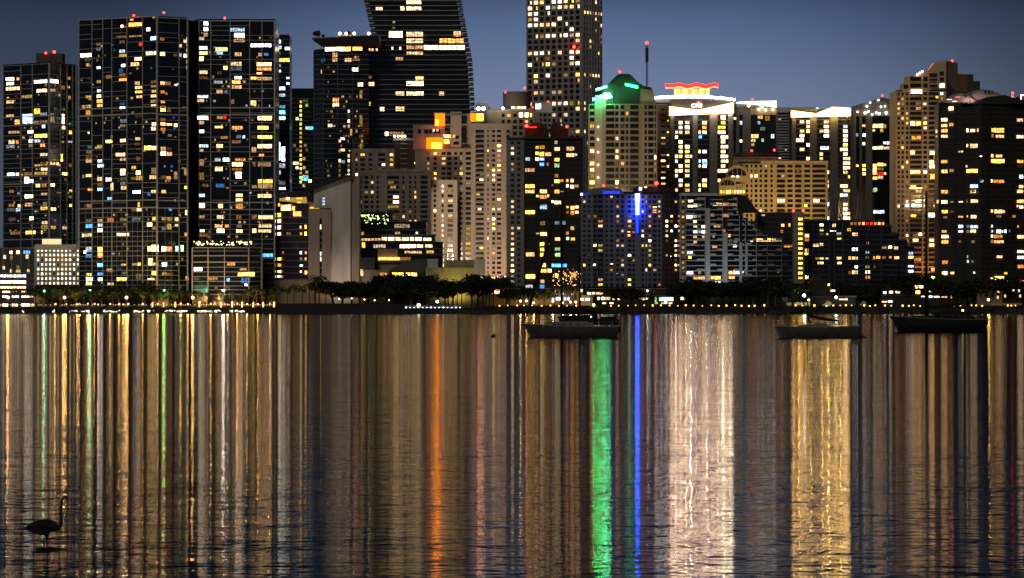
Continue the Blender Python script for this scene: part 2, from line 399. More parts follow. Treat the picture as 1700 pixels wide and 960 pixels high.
zoomlist(b.f, (0, 260, 3.43), '230 28 272 52 y;198 42 228 55 w;285 30 328 52 y;345 5 356 28 y;392 35 408 55 o;235 62 270 80 w;42 85 85 105 C;92 85 108 105 W;198 82 232 103 y;140 85 185 103 w;235 85 270 105 w;140 110 165 150 w;165 125 190 148 C;205 150 228 175 w;238 152 265 175 o;290 150 310 172 w;55 180 78 202 o;143 208 188 235 W;235 205 270 222 w;143 258 188 282 w;245 258 268 282 W;50 262 82 282 d;102 265 118 285 w;42 288 85 308 c;92 288 118 308 c;232 285 270 305 y;290 285 318 308 w;50 340 88 362 w;170 338 190 360 w;240 365 270 385 W;235 388 272 412 y;290 390 315 412 y;355 390 380 412 W;60 420 115 440 w;148 418 203 440 y 2;235 415 243 440 w;394 182 410 198 d;394 262 408 282 y;390 215 408 232 d;355 85 385 105 y')
def sparkle(f, x0, x1, y0, y1, pitch, n, pal='mix'):
    rows = frange(y0, y1, pitch)
    for i in range(n):
        x = f.b.rg.uniform(x0+1, x1-5); y = f.b.rg.choice(rows); w = f.b.rg.choice((1.6, 2.2, 3, 4))
        f.win(x, y+2.4, x+w, y+f.b.rg.uniform(4.6, 6.6), f.b.rg.choice(PAL[pal]), f.b.rg.uniform(.12, .7), np=1, o=.1)
sparkle(f0, 6, 80, 131, 390, 7.7, 60); sparkle(f1, 85, 122, 131, 390, 7.7, 45)
# ---- parking podium at the frame's left edge
fr = [(-30, 2600), (57, 2600)]
b = Building('parking_podium', 'low podium with bright white lit parking decks beside the white punched block', 'building', fr, 411, core=GRD); f = b.f[0]
lines(f, 'deck_edge', -30, 57, (411.5, 453, 462, 471, 480), GRY, 2.2, .5); posts(f, 'mullion', (5, 19, 35, 48), 411, 453, FR, .9)
for y, h, col, k in ((455, 5, 'C', 1.2), (465, 5, 'W', 2.4), (474.5, 4, 'W', 1.5)):
    for x in (-22, 0, 22): f.win(x+.5, y, x+21, y+h, col, k, np=4)
for y, h in ((484, 3), (492, 3), (505, 5)):
    for x in (-12, 4, 20, 36, 48): f.win(x, y, x+b.rg.uniform(7, 13), y+h, 'W', b.rg.uniform(.8, 2.2), np=3)
zoomlist(f, (0, 380, 6.07), '100 215 125 248 w;165 210 198 250 W 1.5;100 260 130 310 w;165 360 195 400 w;25 360 50 405 w;35 255 60 300 W;160 400 205 438 w;100 400 120 438 w')
f.win(39, 415, 50, 421, 'b', 1.3); f.win(43, 422, 47, 429, 'w', 1.2); f.win(45, 446, 49, 451, 'w', 1)
# ---- white block of punched windows
fr = [(58, 2565), (132, 2565)]
b = Building('office_block', 'white low block with a regular grid of small square lit windows', 'building', fr, 407, core=GL, depth=22); f = b.f[0]
cols = [(58+4+i*6.63, 58+4+i*6.63+2.9) for i in range(11)]
b.sides(WHT, 407); grid(f, cols, 411, 473, 7.8, .52, WHT, 58, 132, so=.5); f.box('parapet', 58, 405, 132, 414.5, -.05, .6, WHT)
for i, (a, c) in enumerate(cols):
    for y in frange(411, 473, 7.8):
        if b.rg.random() < .88: f.win(a, y+1.9, c, y+6, 'W', b.rg.uniform(.8, 2.2), np=1)
b.boxpx('rooftop_pergola', 70, 396, 100, 405, 2568, 6, emit('pergola_glow', (1, .7, .35), 1.2)); b.boxpx('pergola_roof', 68, 393.5, 102, 396, 2567, 8, GRD)
# ---- 2 tallest gridded slab
fr = [(131, 2560), (262.5, 2523), (312, 2535)]
b = Building('glass_tower', 'tallest wide gridded slab with thin white frames and a sharp vertical corner', 'tower', fr, 33, core=GL); setpx(b, fr)
fA, fB = b.f
for f, xs, a, c, dy in ((fA, (131.5, 153, 171, 186, 211, 237), 131, 262.5, 3.5), (fB, (297,), 262.5, 312, -1)):
    bayslabs(f, (a,)+tuple(x for x in xs if x > a+1)+(c,), frange(38, 482, 8.05), FR, .7, .5, 350)
    lines(f, 'belt', a, c, (29.5, 178.5, 189.5, 332.5, 345), FR, 1.7, .5)
    posts(f, 'mullion', xs, 29, 484, FR, .95)
posts(fA, 'corner_column', (261.3,), 29, 484, FR, 2.2, .7); posts(fB, 'corner_column', (311,), 26, 484, FR, 1.8, .7)
b.beacon(222, 25.5, 2530); b.beacon(272, 21, 2528)
zoomlist(b.f, (130, 20, 6), '25 392 130 430 w;68 438 122 472 W;80 480 110 525 d;182 285 225 322 o;182 335 222 372 c;185 525 222 555 c;95 632 118 655 d;75 810 128 845 y;185 660 225 697 d;188 757 226 790 c;186 808 228 843 w;186 852 245 895 y;190 903 245 935 d;37 908 70 945 y;78 908 126 942 W;275 618 340 655 y;425 125 447 155 W;458 130 480 157 W;505 100 632 147 o;680 160 715 200 w;720 250 782 295 c;410 275 462 312 W;410 365 465 405 c;410 412 482 445 y;605 300 640 345 r;675 400 780 440 W;815 395 862 437 w;950 405 985 437 d;1000 405 1028 440 c;1050 402 1080 445 c;1048 258 1080 297 w;1003 308 1030 345 d;430 510 465 545 c;405 557 445 605 b;410 605 468 640 o;408 650 488 685 o;525 503 605 543 w;565 455 628 487 w;565 690 612 730 w;568 740 640 770 w;568 785 640 812 y;580 835 640 860 d;725 685 780 720 d;725 735 780 760 w;733 780 785 812 y;725 832 780 858 d;722 875 785 915 W;728 925 792 958 w;818 685 862 725 w;870 688 918 725 w;955 708 985 730 W;820 778 858 810 o;822 876 862 908 d;822 922 862 958 w;1040 928 1085 958 w;415 890 466 928 b;415 935 468 960 c;510 235 630 255 d;380 228 475 258 d;815 250 855 285 d;515 65 550 90 y;740 50 765 78 y')
zoomlist(b.f, Z1, '490 615 515 655 o;500 740 510 755 w;492 845 522 868 w;490 872 522 892 o;490 900 522 922 w;555 818 580 840 y;557 900 580 920 c;557 925 590 948 c;603 790 640 810 y;632 762 642 785 w;635 815 642 835 w;660 868 712 888 w;685 895 718 915 W;685 785 716 808 w;685 705 714 722 W;685 672 720 698 c;772 782 798 800 d;770 812 796 828 w;776 845 798 855 d;776 890 798 915 o;822 832 862 858 y 2;866 832 895 858 w 2;865 698 895 720 w;862 725 888 748 W;914 670 940 690 w;914 695 942 715 w;914 722 942 745 o;950 698 978 714 o;990 698 1010 720 w;955 760 978 776 W;915 832 944 856 w;915 860 944 885 W;950 835 976 856 w;950 862 978 886 w;770 650 812 672 d;914 598 942 635 o;950 620 972 636 d;750 945 775 960 y;500 820 520 838 t;1035 945 1070 960 d;685 820 700 836 d')
zoomlist(b.f, (0, 260, 3.43), '490 5 522 28 w;555 8 582 28 W;556 32 592 60 c;684 5 716 22 W;686 60 714 105 w;686 112 718 135 w;686 140 714 160 C;690 165 720 188 w;555 110 580 135 w;556 140 580 165 o;556 172 582 190 b;603 115 635 138 C;632 142 645 190 w;490 90 522 110 y;468 92 482 115 c;750 52 775 78 y;776 80 800 104 w;775 108 815 135 y;748 115 772 132 y;862 55 895 105 d;852 105 895 130 w;918 105 945 128 w;948 108 972 128 o;990 80 1010 128 d;1048 55 1072 105 w;920 188 944 208 o;1050 160 1072 180 o;862 188 900 210 w;758 190 800 210 c;838 205 858 225 b;500 170 528 190 o;612 228 640 242 b;785 250 796 290 y;750 290 778 312 o;780 290 805 312 W;495 258 520 288 d;555 345 585 372 d;558 375 585 395 c;556 402 584 425 W;490 348 522 370 w;490 378 528 402 b;610 345 648 370 o;684 345 720 364 W;752 345 800 366 c;868 340 900 365 y;838 376 866 398 w;868 396 898 418 y;920 340 945 362 w;952 340 980 366 y;952 374 975 414 y;995 340 1015 365 W;995 378 1014 395 W;920 396 945 418 c;468 432 525 455 W;666 428 735 450 W 1.5;1050 425 1070 450 o;490 505 522 540 c;478 528 490 548 w;490 548 525 572 b;558 502 584 542 y 2;558 545 584 572 o;556 603 585 625 b;556 655 585 676 b;608 632 640 652 w;668 625 690 645 b;690 605 718 620 o;610 640 648 660 d;492 656 525 678 y;492 682 528 706 w;492 710 525 728 y;560 684 585 705 w;612 710 648 732 w;666 682 722 706 y;775 655 804 700 w;752 600 778 620 w;782 600 802 620 o;842 502 862 540 y 2;864 500 902 542 W 2.6;920 500 946 540 W 2;952 502 980 540 d;998 498 1016 540 c;1030 500 1044 540 g;845 575 870 620 w;868 600 902 622 w;865 650 900 675 y 2;922 598 950 625 c 2;922 652 948 674 y;1030 572 1044 592 y;1056 678 1074 704 y;950 660 985 672 o;960 285 980 308 b;1055 300 1070 330 w;1002 600 1012 618 d;840 690 880 702 d')
sparkle(fA, 133, 258, 54, 480, 8.05, 75); sparkle(fB, 264, 308, 54, 480, 8.05, 22)
for f, xs in ((fA, (142, 162, 178.5, 194, 202.5, 220, 228.5, 245, 253)), (fB, (274, 285))): posts(f, 'glazing_bar', xs, 346, 484, solid('bar_grey', (.3, .3, .29), .6), .5, .2)
# bright slits on the edge of the slab
for y in frange(60, 400, 9.5):
    if b.rg.random() < .7: fB.win(309.2, y, 310, y+6, 'W', b.rg.uniform(.5, 1.6), np=1)
# ---- 3 second gridded slab
fr = [(318, 2572), (330, 2556), (457, 2556)]
b = Building('glass_tower', 'second gridded glass slab with dark notch, standing above the curved podium', 'tower', fr, 34, core=GL); setpx(b, fr)
f0, f = b.f
bayslabs(f, (330, 350, 382, 414.5, 457), frange(42, 470, 8.05), FR, .7, .5, 350); lines(f, 'belt', 330, 457, (34, 178, 190, 335.5, 347), FR, 1.7, .5)
posts(f, 'mullion', (330.5, 350, 382, 414.5, 435), 34, 470, FR, 1.1); posts(f, 'corner_column', (455.8,), 34, 470, FR, 2.2, .6)
lines(f0, 'floor_slab', 318, 330, frange(42, 470, 8.05), FRD, .8); b.beacon(373, 30, 2556)
Z3 = (310, 0, 3.43)
zoomlist(b.f, Z3, '97 117 122 142 C 2;97 148 122 175 C 2;97 182 120 208 w;70 208 98 228 W;165 262 232 290 w;170 290 205 310 c;248 155 330 178 c;272 186 328 210 c;268 215 330 238 w;365 240 480 266 C 2;440 295 465 315 b;408 295 430 318 d;274 292 312 318 w;210 368 232 395 y;174 402 198 422 w;252 348 312 372 w;252 375 312 400 c;400 350 482 375 w;400 380 482 400 o;400 410 428 422 o;365 430 396 452 y;400 432 484 455 w;274 428 312 450 C;258 455 305 475 o;258 480 312 504 w;155 452 204 474 C;170 505 205 530 w;214 508 234 530 c;70 260 118 282 C;70 290 118 312 w;70 318 95 345 y;70 398 118 420 W;70 426 118 448 o;62 535 122 556 C;62 560 98 580 w;62 655 122 680 W;70 685 98 706 w;365 562 395 600 w;405 658 484 683 w 2;404 712 465 736 y;404 765 485 788 y 2;370 765 395 788 o;404 818 484 842 w;370 828 395 866 w;412 872 440 890 o;376 922 392 946 o;405 922 478 946 w;172 658 205 676 w;210 655 226 678 r;258 710 318 736 o;160 712 205 728 d;195 770 232 788 y;282 765 310 785 c;258 792 308 815 w;318 766 332 786 c;70 815 122 838 c;74 845 95 862 w;170 815 205 840 w;172 845 192 866 d;160 895 192 917 C;208 895 240 918 C;276 895 335 915 o;260 920 318 944 w;72 895 98 945 o;165 945 205 960 y;70 735 98 755 c;254 560 270 590 d')
zoomlist(b.f, (310, 260, 3.43), '162 5 192 25 C;208 2 240 25 C;276 5 335 25 o;260 30 318 52 w;72 5 98 50 w;405 30 478 55 w;376 30 392 54 w;70 80 98 130 y;162 55 204 80 w;280 82 312 124 W 2;258 58 312 78 o;166 150 214 174 b;90 150 122 170 d;406 125 488 150 y;372 160 398 178 y;406 152 488 180 w;280 205 318 228 W;280 232 318 254 w;280 258 318 296 o;405 206 482 232 w 1.5;70 208 102 228 c;70 258 102 290 w;180 260 206 292 w;70 328 102 350 w;172 328 210 352 W;282 330 310 355 o;372 328 398 352 w;408 330 490 354 w 1.5;160 380 204 402 w;172 405 214 432 W 2;218 380 240 402 o;285 380 312 402 w;282 406 318 432 w;72 432 122 454 o;410 380 482 402 w;374 406 396 432 w;408 408 480 430 W;75 408 102 428 W;440 545 490 570 b 1.6;428 550 438 572 w')
sparkle(f, 331, 454, 50, 395, 8.05, 90, 'warm')
# ---- podium in front of slab 3
P = [(319, 2520), (345, 2512), (372, 2508), (412, 2510), (435, 2520)]
b = Building('podium_building', 'curved glass podium with garden string lights on its roof', 'building', P, 410, core=GL, depth=20); setpx(b, P)
for f in b.f:
    lines(f, 'belt', f.px0, f.px1, (410.5, 424, 434.5), FR, 1.4, .4); lines(f, 'floor_slab', f.px0, f.px1, frange(443, 490, 7.8)+[416], FR, .6)
    posts(f, 'mullion', (f.px0+.6,), 410, 492, FR, 1.2, .5)
posts(b.f[-1], 'corner_column', (434,), 410, 492, FR, 1.6, .5)
zoomlist(b.f, (310, 260, 3.43), '42 625 88 650 C 2;42 683 72 700 c;120 680 175 702 o;230 598 275 620 o;292 654 385 678 y 2.2;228 685 245 710 b;222 732 248 752 w;302 632 340 645 d;160 735 175 752 y;310 685 360 720 b .6;330 715 345 735 c')
mb = MB(); rg = random.Random(4)
for i in range(70):
    p = W(rg.uniform(321, 418)+(rg.random() < .25)*rg.uniform(-2, 2), rg.uniform(400, 406), 2516+rg.uniform(0, 6)); mb.ball(p-b.loc, rg.uniform(.25, .5), 5, 3)
tag(mb.obj('string_lights', emit('string_bulb', (1, .72, .3), 5, 'NONE'), b.root), kind='stuff')
mb = MB()
for i in range(60):
    p = W(rg.uniform(320, 420), rg.uniform(398, 407), 2522+rg.uniform(0, 8)); mb.ball(p-b.loc, rg.uniform(.8, 1.6), 6, 4)
tag(mb.obj('roof_garden', LEAF, b.root), kind='stuff')
# ---- 3b teal sliver tower
fr = [(452, 2700), (481, 2700)]
b = Building('glass_tower', 'narrow teal glass tower with bright cool lit floors behind the second slab', 'tower', fr, 57, core=GLT); f = b.f[0]
lines(f, 'floor_slab', 452, 481, frange(57, 470, 7.8), MET, .6)
zoomlist(f, Z3, '500 225 535 245 c;560 265 585 283 C 2;505 258 540 278 b;500 290 535 310 C;505 325 585 350 y 1.4;515 360 535 378 C;515 395 535 410 C;568 432 585 448 C;510 458 525 478 C;568 465 585 480 c;505 490 560 512 C;505 530 560 548 c;500 595 560 615 t;500 625 560 648 t;500 658 560 680 c;508 775 532 915 C 2.2;540 810 560 920 C 1.4;500 920 560 955 c')
zoomlist(f, (310, 260, 3.43), '500 30 560 60 c;500 70 535 100 C;505 130 560 160 c;510 170 562 188 C 2;498 205 540 230 g;498 255 515 460 C 1.6;498 470 512 670 b 1.2', )
# ---- 5 green glass building behind
fr = [(474, 2920), (530, 2920)]
b = Building('glass_building', 'lower dark green glass block with a yellow lit stair column', 'building', fr, 146, core=GLG); f = b.f[0]
lines(f, 'floor_slab', 474, 530, frange(163, 330, 7.4), MET, .5)
for y in frange(166, 300, 7.4): f.win(497.5, y, 501, y+5, 'y', b.rg.uniform(.5, 1.8))
randwins(f, [(475, 485), (486, 496), (502, 512), (512, 522)], 163, 320, 7.4, .28, 'office', kmul=.6)
f.win(508, 209, 524, 215, 't', 1.2); f.win(500, 292, 512, 300, 't', 1.2)
# ---- 6 curved tower: lower wing and tall swept tower
ROWS = frange(-16, 330, 8.2)
def edgeL(y): return 612+(y/62)*14 if y < 62 else 600
def edgeR(y):
    t = max(-20, y)
    return 758+t*.17 if t < 60 else 768+(t-60)*.20 if t < 100 else 776+(t-100)*.055
DT = 2860
b = Building('curved_tower', 'tall dark curved tower with pale floor lines and projecting slab ends', 'tower', [(600, DT), (786, DT)], None); f = b.f[0]
L_ = [(600, 330), (600, 70), (627, 64), (edgeL(40), 40), (edgeL(20), 20), (edgeL(0), 0), (608, -20)]
R_ = [(edgeR(y), y) for y in (-20, 0, 20, 40, 60, 80, 100, 130, 180, 240, 330)]
b.poly('body', [(600, 514)]+L_[1:]+R_+[(edgeR(330), 514)], DT, 30, GL)
for y in ROWS:
    a = edgeL(y)-(0 if y > 62 else 8); c = edgeR(y)+8
    o = f.box('floor_slab', a, y-.5, c, y+.55, -18, .5, SLB)
    if y < 62: f.box('railing', a, y-3.2, edgeL(y)-.6, y-.6, -12, .2, glass('rail_glass', (.04, .045, .05)))
    f.box('railing', edgeR(y)+.6, y-3.4, c, y-.6, -12, .2, glass('rail_glass'))
for q in '646 51 668 62 W 2.5;675 52 702 60 W 1.2;675 63 702 71 W 1.2;675 74 702 81 d 1.4;675 85 702 91 W .9;730 63 769 71 o 1.6;704 74 727 82 W 2.4;729 74 771 82 W 2.2;753 51 765 60 w 1;690 126 703 133 w 1.3;675 134 703 142 W 2;657 151 671 158 w 1.3;675 151 703 158 W 1.5;729 151 737 158 w 1;631 177 638 184 W 1.6;657 176 671 184 w 1.1;607 135.5 621 142 w 1.8;675 -1 699 6 W 2;675 10 699 17 W 1.6;624 11 635 17 W 1.2;665 10 671 17 W 2;657 94 669 100 d 1.4;612 78 615 84 w 1.5;617 78 620 84 w 1.5;624 78 627 84 w 1.5;650 77 653 83 w 1.5;663 77 666 83 w 1.5;639 218 645 225 W 2;647 218 670 225 d 1;612 168 615 175 y 1;652 34 656 38 g .5;652 44 656 47 g .4;604 100 612 107 d .8;612 125 617 130 d .7'.split(';'):
    q = q.split(); f.win(*[float(v) for v in q[:4]], q[4], float(q[5]))
# lower wing with terrace
P = [(521, 2850), (537, 2838), (560, 2832), (585, 2832), (612, 2836)]
w = Building('terrace_wing', 'rounded dark glass wing with a lit rooftop terrace and overhanging eave', 'building', P, 82, core=GL, depth=18); setpx(w, P)
for f in w.f:
    lines(f, 'floor_slab', f.px0, f.px1, frange(90, 330, 8.2), SLB, .8, .6); posts(f, 'mullion', (f.px0+.3,), 84, 330, MET, .6)
w.poly('eave', [(518, 63.5), (630, 58), (630, 76), (541, 77), (530, 72)], 2826, 26, BLA)
w.poly('eave_fascia', [(518, 62), (630, 56.5), (630, 58.2), (518, 64)], 2825.4, 8, GRY)
lf = w.f[1]
for x0, x1, c, k in ((540, 552, 'W', 2.6), (552.4, 564, 'W', 2.4)): w.f[1 if x0 < 555 else 2].win(x0, 77, x1, 84.5, c, k, np=6)
w.f[2].win(564.5, 77, 572, 84.5, 'w', 2.2); w.f[2].win(573, 77, 582, 84.5, 'y', 2); w.f[3].win(585.5, 77, 601, 83.5, 'o', 2.2)
zoomlist(w.f, Z3, '830 298 860 325 w .8;830 328 860 350 w .8;900 325 937 350 w 1;942 382 975 405 W 1.8;975 467 1003 490 W 2;832 555 867 578 o 1.2;832 582 867 605 W 1.6;805 698 830 722 W 1.2;875 780 900 795 C 1.2;875 838 900 860 w;950 865 975 880 y;880 905 900 930 c .5;930 725 942 770 y .7;985 500 1000 560 y .5;985 640 1000 720 y .45;985 800 1000 850 y .5;945 330 985 345 d 1;765 330 790 355 b .3;765 395 770 420 w .8')
randwins(w.f[3], [(590, 594), (599, 603)], 180, 300, 8.2, .45, 'gold', kmul=.5); randwins(w.f[2], [(562, 566), (577, 581)], 180, 300, 8.2, .35, 'white', kmul=.6)
for f in w.f[1:]: sparkle(f, f.px0, f.px1, 90, 300, 8.2, 22, 'warm')
for x in (564, 575, 588, 612): w.ball('terrace_lamp', x, 55, 2834, 1.0, emit('terrace_bulb', (1, .8, .55), 18))
w.boxpx('terrace_pavilion', 557, 57, 622, 62, 2840, 8, solid('pavilion_cream', (.5, .4, .3), .8))
mb = MB(); rg = random.Random(8)
for cx, cy, r in ((526, 54, 2.2), (530, 53, 2), (523, 55, 1.8), (528, 56, 2), (538, 58.5, 1.4), (579, 54, 1.4)):
    for k in range(7): mb.ball(W(cx+rg.uniform(-3, 3), cy+rg.uniform(-1.5, 1.5), 2834)-w.loc, r*.5, 6, 4)
    mb.tube([W(cx, 62, 2834)-w.loc, W(cx, cy, 2834)-w.loc], .25, 5)
tag(mb.obj('terrace_trees', LEAF, w.root), kind='stuff')
# ---- 7 wedge hotel with blank white walls
b = Building('wedge_building', 'pale wedge shaped building with blank walls and a golden lit roof terrace', 'building', [(460, 2560), (512, 2550)], None); D7 = 2556
P = [(460, 2572), (466, 2562), (478, 2556), (495, 2553), (512, 2552)]
xy = [((px-850)*D/F, D) for px, D in P]; b.prism('glass_wing', xy+[(xy[-1][0], 2590), (xy[0][0], 2590)], GZ-.5, zof(338, D7), GLP)
fs = [Facet(b, xy[i], xy[i+1]) for i in range(4)]
for f, a, c in zip(fs, P, P[1:]):
    f.px0, f.px1 = a[0], c[0]
    lines(f, 'floor_slab', a[0], c[0], frange(360, 468, 10.3), solid('slab_plum', (.30, .27, .30), .7), 1.1, .5)
Z7 = (450, 270, 4.57)
zoomlist(fs, Z7, '52 375 74 410 y 2;52 425 74 455 w 2.2;52 472 74 505 W 2;52 518 74 552 w 2;52 712 76 740 y 2;52 758 76 790 o 1;52 808 76 838 w 2;50 852 78 868 W 2;78 308 105 362 y 2.5;106 308 150 362 w 2.4;168 365 228 405 o 1.6;162 325 182 360 y 1.4;218 470 232 498 w;255 468 270 500 y 1.6;220 520 236 548 y;255 520 270 550 o;218 662 234 695 c;258 665 270 690 o;220 710 236 740 w;256 712 270 742 y;218 768 240 788 c 2;256 810 274 845 y 1.6;220 812 232 835 w;55 300 70 330 o 1.4;118 522 150 545 d .6;85 668 98 690 d .8')
b.poly('low_wall', [(512, 345.5), (549.5, 347), (549.5, 513), (512, 513)], 2551, 14, PNK)
b.poly('tall_wall', [(521, 345), (521, 312), (582, 291), (582, 513), (549.7, 513), (549.7, 345)], 2553.5, 30, solid('stucco_pale_warm', (.72, .66, .60), .85, streak=True))
b.poly('end_wall', [(582.2, 300), (582.2, 291), (584, 298), (596.5, 293.5), (596.5, 513), (582.2, 513)], 2555.5, 28, PNK)
b.poly('roof_blade', [(504, 306), (521, 301), (583, 288.5), (583, 291), (522, 313), (516, 317)], 2549, 34, BLA)
b.poly('stair_shaft', [(507, 309), (527, 303), (527, 340), (510, 338)], 2558, 10, GRD)
ff = Facet(b, ((512-850)*2551/F, 2551), ((549-850)*2551/F, 2551))
ff.box('slit_glass', 530.5, 361, 534.5, 458, 0, .12, GL)
for y in (372, 417, 426): ff.win(531.4, y, 533.4, y+8, 'W', 1.4, o=.16, np=1)
for y in frange(361, 458, 10.3): ff.box('slit_bar', 530.5, y, 534.5, y+1, 0, .3, GRY)
ft = Facet(b, ((521-850)*2553.5/F, 2553.5), ((582-850)*2553.5/F, 2553.5)); ft.win(535.5, 326, 539.5, 341, 'c', .8, np=2, rows=3)
# terrace canopy (lit soffit) over the glass wing
L7 = b.loc
def sheet(bb, name, pts, th, mat):
    v = [p-bb.loc for p in pts]; v2 = [p+Vector((0, 0, th)) for p in v]; n = len(v)
    return newobj(name, mesh(name, v+v2, [tuple(reversed(range(n))), tuple(range(n, 2*n))]+[(i, (i+1) % n, (i+1) % n+n, i+n) for i in range(n)], mat), bb.root)
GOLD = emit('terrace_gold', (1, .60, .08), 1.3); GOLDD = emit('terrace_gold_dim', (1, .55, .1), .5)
sheet(b, 'canopy', [W(463, 327, 2553), W(509, 322, 2550), W(516, 321, 2584), W(470, 323, 2584)], 2.2, BLA)
b.poly('canopy_fascia', [(462, 328), (473, 318.5), (510, 316.5), (516, 322), (512, 326)], 2552, 4, BRN)
b.poly('terrace_back_wall', [(464, 333), (464, 326), (514, 325), (519, 335), (519, 338)], 2572, 1.5, GOLDD)  # golden terrace light put into this wall as emission
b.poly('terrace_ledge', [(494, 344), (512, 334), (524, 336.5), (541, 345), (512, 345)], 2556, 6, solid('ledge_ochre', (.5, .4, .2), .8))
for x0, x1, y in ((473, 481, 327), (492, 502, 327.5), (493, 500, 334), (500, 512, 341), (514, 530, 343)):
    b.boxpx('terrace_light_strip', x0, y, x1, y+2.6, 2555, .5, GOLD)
b.ball('terrace_lamp', 478, 329, 2554, .9, emit('lamp_gold', (1, .8, .3), 14))
b.boxpx('base_block', 456, 464, 545, 513, 2549, 20, TAN)
# ---- 8 dark terraced office with ribbon windows
b = Building('terraced_office', 'dark stepped office with white lit ribbon windows and string lit roof garden', 'building', [(597, 2600), (735, 2600)], None); f = b.f[0]
for x0, x1, y0, y1, D in ((597, 652, 352, 372, 2612), (597, 708, 368, 392, 2606), (597, 722, 390, 404, 2602), (597, 735, 402, 513, 2600)):
    b.boxpx('storey', x0, y0, x1, 513, D, 20, GL)
    b.boxpx('roof_slab', x0-1, y0-1.6, x1+1.5, y0, D-1.2, 21.5, GRD)
for y, x1 in ((380, 708), (399, 722), (411.5, 735), (421, 735)): f.box('floor_slab', 596, y, x1+1.5, y+2.2, -2, 1.6, GRD)
for q in '634 393 700 399 W 1.6;600 395 632 399.5 w .8;703 394 716 399.5 W 1.6;664 405 690 411 W 2.4;692 405 702 410.5 W 1.6;706 405 718 410.5 W 1.2;620 405 640 411 W .7;672 416 700 420 w .9;708 415 720 420 y .8;655 371 680 378 W .5;690 384 694 388 W 1;656 384 664 388 w .6;601 400 606 411 y 1.2;600 428 608 434 w .8;600 384 604 390 y .6'.split(';'):
    q = q.split(); f.win(*[float(v) for v in q[:4]], q[4], float(q[5]), o=.2)
rg = random.Random(12)
for nm, mt, n, r in (('roof_garden', LEAF, 60, (.7, 1.5)), ('string_lights', emit('garden_bulb', (.85, 1, .35), 4, 'NONE'), 130, (.2, .42))):
    mb = MB()
    for i in range(n): mb.ball(W(rg.uniform(597, 645), rg.uniform(355.5, 371), 2608+rg.uniform(-3, 0 if n > 100 else 2))-b.loc, rg.uniform(*r), 5, 4)
    tag(mb.obj(nm, mt, b.root), kind='stuff')
# ---- 9 Mediterranean apartment complex (five wings)
def apart(label, x0, x1, top, D, mat, cols, y0, pitch, hf, p, pal, base=None, balc=(), depth=24, kmul=1.0, group=None):
    bb = Building('apartment_tower', label, 'tower', [(x0, D), (x1, D)], top, core=GL, depth=depth, base=base); g = bb.f[0]
    yb = base or 478
    bb.sides(mat, top); grid(g, cols, y0, yb, pitch, hf, mat, x0, x1, p, pal, kmul=kmul); g.box('parapet', x0-.6, top-2, x1+.6, y0, -.3, .8, mat)
    for a, c, y in balc: balconies(g, a, c, y, yb, pitch, 1.5, mat)
    return bb, g
bb, g = apart('beige apartment wing with paired square windows, farthest left of the stepped complex', 585, 662, 248, 2790, PNK, [(590, 594), (598, 606), (612, 618), (628, 640), (647, 653)], 252, 8.3, .55, .3, 'gold', base=330)
bb, g = apart('low white apartment wing with recessed bays behind the roof garden office', 597, 714, 284, 2700, BEI, [(599, 601), (605, 612), (616, 620), (625, 629), (643, 663), (668, 672), (679, 683), (688, 691), (698, 710)], 290, 8.1, .6, .22, 'warm', base=392)
g.box('cornice', 628, 280, 702, 285, -2, 1.6, BEI); g.box('corner_bay', 633, 282, 643, 392, 0, 1.4, BEI)
bb = Building('apartment_tower', 'dark brown clad apartment wing with white balcony bands between pale wings', 'tower', [(655, 2775), (706, 2775)], 232, core=BRN); g = bb.f[0]
for y in frange(237, 330, 8.3):
    g.box('balcony_band', 664, y, 676, y+2, -.05, 1.2, PNK); g.box('balcony_band', 695, y, 707, y+2, -.05, 1.2, PNK)
    if bb.rg.random() < .5: g.win(697, y+3, 704, y+6.5, 'y', bb.rg.uniform(.4, 1.6))
g.win(688, y-60, 692, y-56, 'y', 1.5); bb.boxpx('roof_cornice', 654, 228.5, 703, 232.5, 2774, 26, PNK)
for x in (655, 661, 667, 672): bb.ball('roof_lamp', x, 225.5, 2772, .8, emit('roof_bulb', (1, .85, .7), 10))
bb, g = apart('central beige apartment tower with orange glowing lantern boxes on its crown', 690, 788, 248, 2760, BEI, [(709, 713), (720, 725), (733, 740), (742, 749), (754, 759), (763, 768), (773, 782)], 250, 8.3, .58, .32, 'gold', balc=[(742, 750, 252)])  # the glowing boxes are floodlit walls, their light put into emission
bb.boxpx('upper_storey', 686, 207, 790, 248, 2766, 18, PNK); bb.boxpx('crown_storey', 738, 188, 782, 208, 2764, 14, BEI); bb.boxpx('stair_head', 748, 185, 766, 248, 2762, 10, BEI)
gu = Facet(bb, W(686, 0, 2766).xy, W(790, 0, 2766).xy)
for x in (694, 704, 712, 720, 726): gu.box('dark_opening', x, 214, x+5 if x != 704 else x+7, 221, 0, .1, GL)
for x, y in ((743, 192), (743, 200), (770, 192), (770, 200), (742, 212), (770, 212), (742, 222), (770, 222), (742, 232), (770, 232), (757, 225), (757, 235)): gu.box('balcony_recess', x-4, y, x+5, y+5, 2, 4.3, GL)
for x in (751, 755, 759, 763): gu.box('louvre', x-1, 187.5, x+1.4, 191, 4, 4.3, BLK)
ORG = emit('lantern_orange', (1, .15, .002), 2.8); ORY = emit('lantern_amber', (1, .26, .008), 26)  # orange floodlight on rooftop walls, painted as emission
bb.boxpx('lantern', 722, 188, 738, 208, 2763, 6, ORG); bb.boxpx('lantern', 781, 187.5, 803, 200, 2764, 6, ORG); bb.boxpx('lantern', 708, 228, 735, 246, 2757, 5, ORG)
